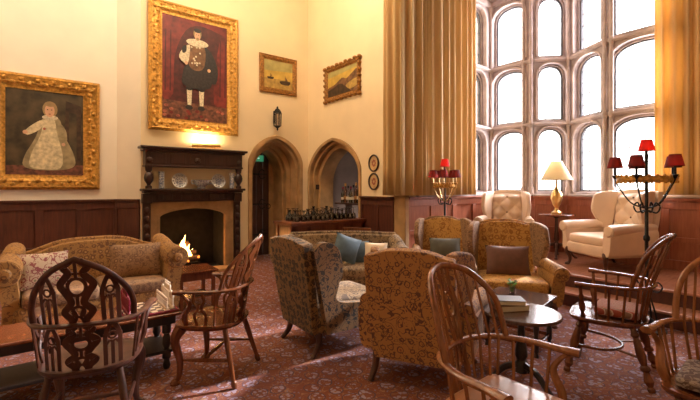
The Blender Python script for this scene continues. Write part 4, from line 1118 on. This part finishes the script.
# tripod tables
def tripod(label, loc, r, h, mt, topm, rz=0, name='tripod_table', legs=3):
    t = thing(name, label, 'table', loc, rz)
    mb = MB(); mb.lathe([(r*.93, h-.028), (r, h-.02), (r, h-.006), (r*.975, h), (0, h)], n=40); mb.build('tabletop', topm, t)
    mb = MB(); mb.lathe([(.07, h-.028), (.05, h-.05), (.022, h-.07), (.026, h*.65), (.04, h*.5), (.045, h*.42), (.028, h*.36), (.045, h*.3), (.045, h*.2), (.0, h*.17)], n=14); mb.build('pedestal', mt, t)
    for k in range(legs):
        a = 2*PI*k/legs; mb = MB(); c, s_ = cos(a), sin(a)
        p = spline([(c*.03, s_*.03, h*.30), (c*r*.45, s_*r*.45, h*.26), (c*r*.8, s_*r*.8, .06), (c*r*.98, s_*r*.98, .018)], 5); mb.tube(p, [.026-.009*i/15 for i in range(16)], 8); mb.lathe([(.024, 0), (.028, .015), (.015, .03)], (c*r*.99, s_*r*.99, 0), 8); mb.build('foot', mt, t)
    return t
tripod('dark round tripod table holding the two books, right of the front Windsor chair', W(1.25, 2.92), .27, .55, 'table_black', 'table_grey', math.radians(20))
tripod('small dark round table half hidden behind the front Windsor chair hoop', W(1.17, 4.02), .19, .50, 'table_black', 'table_grey', 0, 'round_table')
tripod('round brown pedestal table on the platform carrying the gold table lamp', W(3.33, 6.45, PH), .27, .69, 'chair_wood_dark', 'table_wood', .4, 'round_table', 4)
t = thing('occasional_table', 'square dark wooden table with turned legs behind the tripod table', 'table', W(1.56, 3.71), FACE(-.66, -.75))
mb = MB(); mb.box(-.27, .27, -.25, .25, .428, .45); mb.build('tabletop', 'table_grey', t, bevel=.006, smooth=False)
mb = MB(); mb.box(-.24, .24, -.22, .22, .36, .428); mb.build('apron', 'table_black', t, bevel=.004, smooth=False)
for sx in (-1, 1):
    for sy in (-1, 1):
        mb = MB(); mb.turned((sx*.215, sy*.195, .36), (sx*.215, sy*.195, 0), [(0, .024), (.1, .024), (.14, .014), (.3, .026), (.5, .016), (.6, .024), (.85, .024), (.9, .014), (1, .022)], 10); mb.build('leg', 'table_black', t)
mb = MB()
for s in (-1, 1): mb.box(-.215, .215, s*.195-.012, s*.195+.012, .08, .105); mb.box(s*.215-.012, s*.215+.012, -.195, .195, .08, .105)
mb.build('stretcher', 'table_wood', t, bevel=.003, smooth=False)
# books
def book(label, loc, rz, w, d, h, mt):
    t = thing('book', label, 'book', loc, rz)
    mb = MB(); mb.box(-w/2, w/2, -d/2, d/2, 0, .004); mb.box(-w/2, w/2, -d/2, d/2, h-.004, h); mb.box(-w/2, -w/2+.004, -d/2, d/2, 0, h); mb.build('cover', mt, t, bevel=.0015, smooth=False)
    mb = MB(); mb.box(-w/2+.004, w/2-.006, -d/2+.005, d/2-.005, .004, h-.004); mb.build('pages', 'paper', t, smooth=False)
bk = W(1.19, 2.98, .55)
book('lower brown book of the two stacked on the tripod table', bk, math.radians(-28), .23, .16, .045, 'book_cover_brown')
book('upper black book of the two stacked on the tripod table', bk+Vector((-.015, .01, .045)), math.radians(-45), .23, .16, .035, 'book_cover')
# glass posy
t = thing('glass_vase', 'small glass tumbler of green leaves on the square dark table', 'vase', W(1.53, 3.78, .45))
mb = MB(); mb.lathe([(.025, 0), (.032, .01), (.036, .075), (.034, .075), (.03, .012), (0, .010)], n=14); mb.build('tumbler', 'clear_glass', t)
mb = MB()
for k in range(16):
    a = random.uniform(0, 2*PI); r = random.uniform(.015, .05); h = random.uniform(.09, .14); x, y = r*cos(a), r*sin(a)
    mb.tube([(x*.2, y*.2, .02), (x, y, h)], .0015, 4); mb.at((x, y, h), (random.uniform(-.6, .6), random.uniform(-.6, .6), a)); mb.ball((0, 0, 0), .016, 6, .25); mb.at()
s = mb.build('foliage', 'leaf', t); s['kind'] = 'stuff'

# ================================================================== LAMPS
def light(name, loc, e, col, r=.03):
    l = bpy.data.lights.new(name, 'POINT'); l.energy = e; l.color = col; l.shadow_soft_size = r
    o = bpy.data.objects.new(name, l); C.objects.link(o); o.location = loc; return o
WARM = (1, .66, .33)
def candelabra(label, loc, rz, top=1.98, R=.30, e=7, arm='iron'):
    t = thing('floor_lamp', label, 'floor lamp', loc, rz)
    mb = MB(); mb.lathe([(.17, 0), (.17, .02), (.12, .035), (.12, .05), (.07, .07), (.07, .1), (.03, .13), (.02, .16)], n=20); mb.build('base', 'iron', t)
    mb = MB(); mb.lathe([(.017, .14), (.017, .5), (.03, .52), (.017, .54), (.017, .9), (.03, .92), (.03, .95), (.017, .97), (.014, top-.25), (.02, top-.2), (.012, top-.18), (.012, top-.14)], n=10)
    mb.build('pole', 'iron', t)
    for k in range(4):   # scrollwork
        a = PI/4+k*PI/2; c, s = cos(a), sin(a); mb = MB()
        mb.tube([(c*q, s*q, z) for q, z in sp2([(.02, .42), (.10, .40), (.14, .46), (.10, .50), (.075, .46)], 5)], .008, 6); mb.tube([(c*q, s*q, z) for q, z in sp2([(.10, .06), (.075, .2), (.03, .36), (.02, .42)], 5)], .009, 6)
        mb.build('scroll', 'iron', t); mb = MB(); mb.tube([(c*q, s*q, z) for q, z in sp2([(.02, 1.22), (.09, 1.20), (.12, 1.26), (.085, 1.30), (.065, 1.26)], 5)], .008, 6)
        mb.build('scroll', 'iron', t)
    rz_ = top-.44
    mb = MB(); mb.tube([(R*.92*cos(2*PI*k/36), R*.92*sin(2*PI*k/36), rz_) for k in range(36)], .012, 6, closed=True, flat=2.4)
    for k in range(24):
        a = 2*PI*k/24; mb.ball((R*.93*cos(a), R*.93*sin(a), rz_+.03), .017, 6); mb.ball((R*.93*cos(a), R*.93*sin(a), rz_-.03), .013, 6)
    mb.build('crown_ring', 'gilt', t)
    sh = [(0, 0, top-.15, True)]+[(R*cos(2*PI*k/5+.3), R*sin(2*PI*k/5+.3), top-.32, False) for k in range(5)]
    for (x, y, z, main) in sh:
        if not main:
            mb = MB(); mb.tube(spline([(0, 0, 1.24), (x*.5, y*.5, 1.30), (x*.95, y*.95, rz_-.04), (x, y, rz_+.02)], 5), .007, 6); mb.lathe([(.008, rz_), (.03, rz_+.04), (.012, rz_+.045), (.011, z+.02)], (x, y, 0), 10); own = mb.build('arm', arm, t)
        else: own = t
        mb = MB(); mb.lathe([(.075, z), (.048, z+.115), (.046, z+.115), (.073, z)], (x, y, 0), 18); q = mb.build('lamp_shade', 'shade_red' if main else 'shade_maroon', own)
        if main: q['label'] = 'bright red topmost shade'
        mb = MB(); mb.ball((x, y, z+.035), .018, 8, 1.5); mb.build('bulb', 'bulb', own)
        p = Matrix.Rotation(rz, 3, 'Z') @ Vector((x, y, z+.02)); light('lamp_light', Vector(loc)+p, e*(1.3 if main else 1), WARM, .02)
    return t
candelabra('black iron floor lamp with a red top shade near the right edge', W(3.04, 4.10), -.96, 1.98, .27, 8)
candelabra('candelabra floor lamp with brass arms by the left gold curtain behind a gold armchair', W(1.46, 6.16), .9, 1.93, .18, 10, 'brass')
t = thing('table_lamp', 'gold urn table lamp with a cream shade on the round platform table', 'lamp', W(3.33, 6.45, PH+.69))
mb = MB(); mb.lathe([(.08, 0), (.08, .03), (.035, .06), (.025, .10), (.055, .15), (.088, .25), (.08, .33), (.035, .40), (.015, .45), (.015, .60)], n=18); mb.build('urn_base', 'brass', t)
mb = MB(); mb.lathe([(.235, .55), (.08, .85), (.078, .85), (.232, .55)], n=28); mb.build('lamp_shade', 'shade_cream', t)
mb = MB(); mb.ball((0, 0, .65), .03, 8, 1.3); mb.build('bulb', 'bulb', t)
light('lamp_light', W(3.33, 6.45, PH+.69+.66), 16, WARM, .03)
# fire glow and the picture light's lamp
light('fire_light', (2.04, WY+.12, .42), 7, (1, .42, .12), .08)
l = bpy.data.lights.new('picture_lamp', 'AREA'); l.energy = 7; l.color = (1, .72, .36); l.shape = 'RECTANGLE'; l.size = .45; l.size_y = .05
o = bpy.data.objects.new('picture_lamp', l); C.objects.link(o); o.location = (2.33, WY-.16, 2.24); o.rotation_euler = (math.radians(160), 0, 0)

# ================================================================== DAYLIGHT
w = bpy.data.worlds.new('World'); bpy.context.scene.world = w; w.use_nodes = True
nt = w.node_tree; bg = nt.nodes['Background']
bg.inputs[0].default_value = (1.0, .93, .84, 1); bg.inputs[1].default_value = 4.0
def area(name, loc, direction, sx, sy, e, col):
    l = bpy.data.lights.new(name, 'AREA'); l.shape = 'RECTANGLE'; l.size = sx; l.size_y = sy; l.energy = e; l.color = col
    o = bpy.data.objects.new(name, l); C.objects.link(o); o.location = loc
    o.rotation_euler = Vector(direction).to_track_quat('-Z', 'Y').to_euler(); return o
area('daylight_window', (8.2, 2.6, 3.4), (-1, .05, -.25), 3.6, 4.0, 900, (1, .95, .97))
s = bpy.data.lights.new('sun', 'SUN'); s.energy = 10; s.angle = math.radians(4); s.color = (1, .92, .88)
o = bpy.data.objects.new('sun', s); C.objects.link(o); o.rotation_euler = Vector((-1, .145, -.55)).to_track_quat('-Z', 'Y').to_euler()

for (x, y, z, e) in ((-1.0, 5.6, 5.3, 100), (1.7, 5.4, 5.3, 95), (3.0, 4.8, 5.2, 75)):  # unseen fill lamps added up high to brighten the upper walls
    light('upper_wall_fill', (x, y, z), e, (1, .80, .56), .3)

# ------------------------------------------------------------------ camera
cd = bpy.data.cameras.new('camera'); cd.sensor_width = 36; cd.lens = F/700*36; cd.clip_start = .05
cd.shift_y = -(200-188)/700
co = bpy.data.objects.new('camera', cd); C.objects.link(co); co.location = (0, 0, H)
co.rotation_euler = FW.to_track_quat('-Z', 'Y').to_euler()
sc = bpy.context.scene; sc.camera = co
sc.view_settings.view_transform = 'Standard'; sc.view_settings.look = 'None'; sc.view_settings.gamma = 1; sc.view_settings.exposure = .45
sc.view_settings.use_curve_mapping = False
sc.cycles.transparent_max_bounces = 24
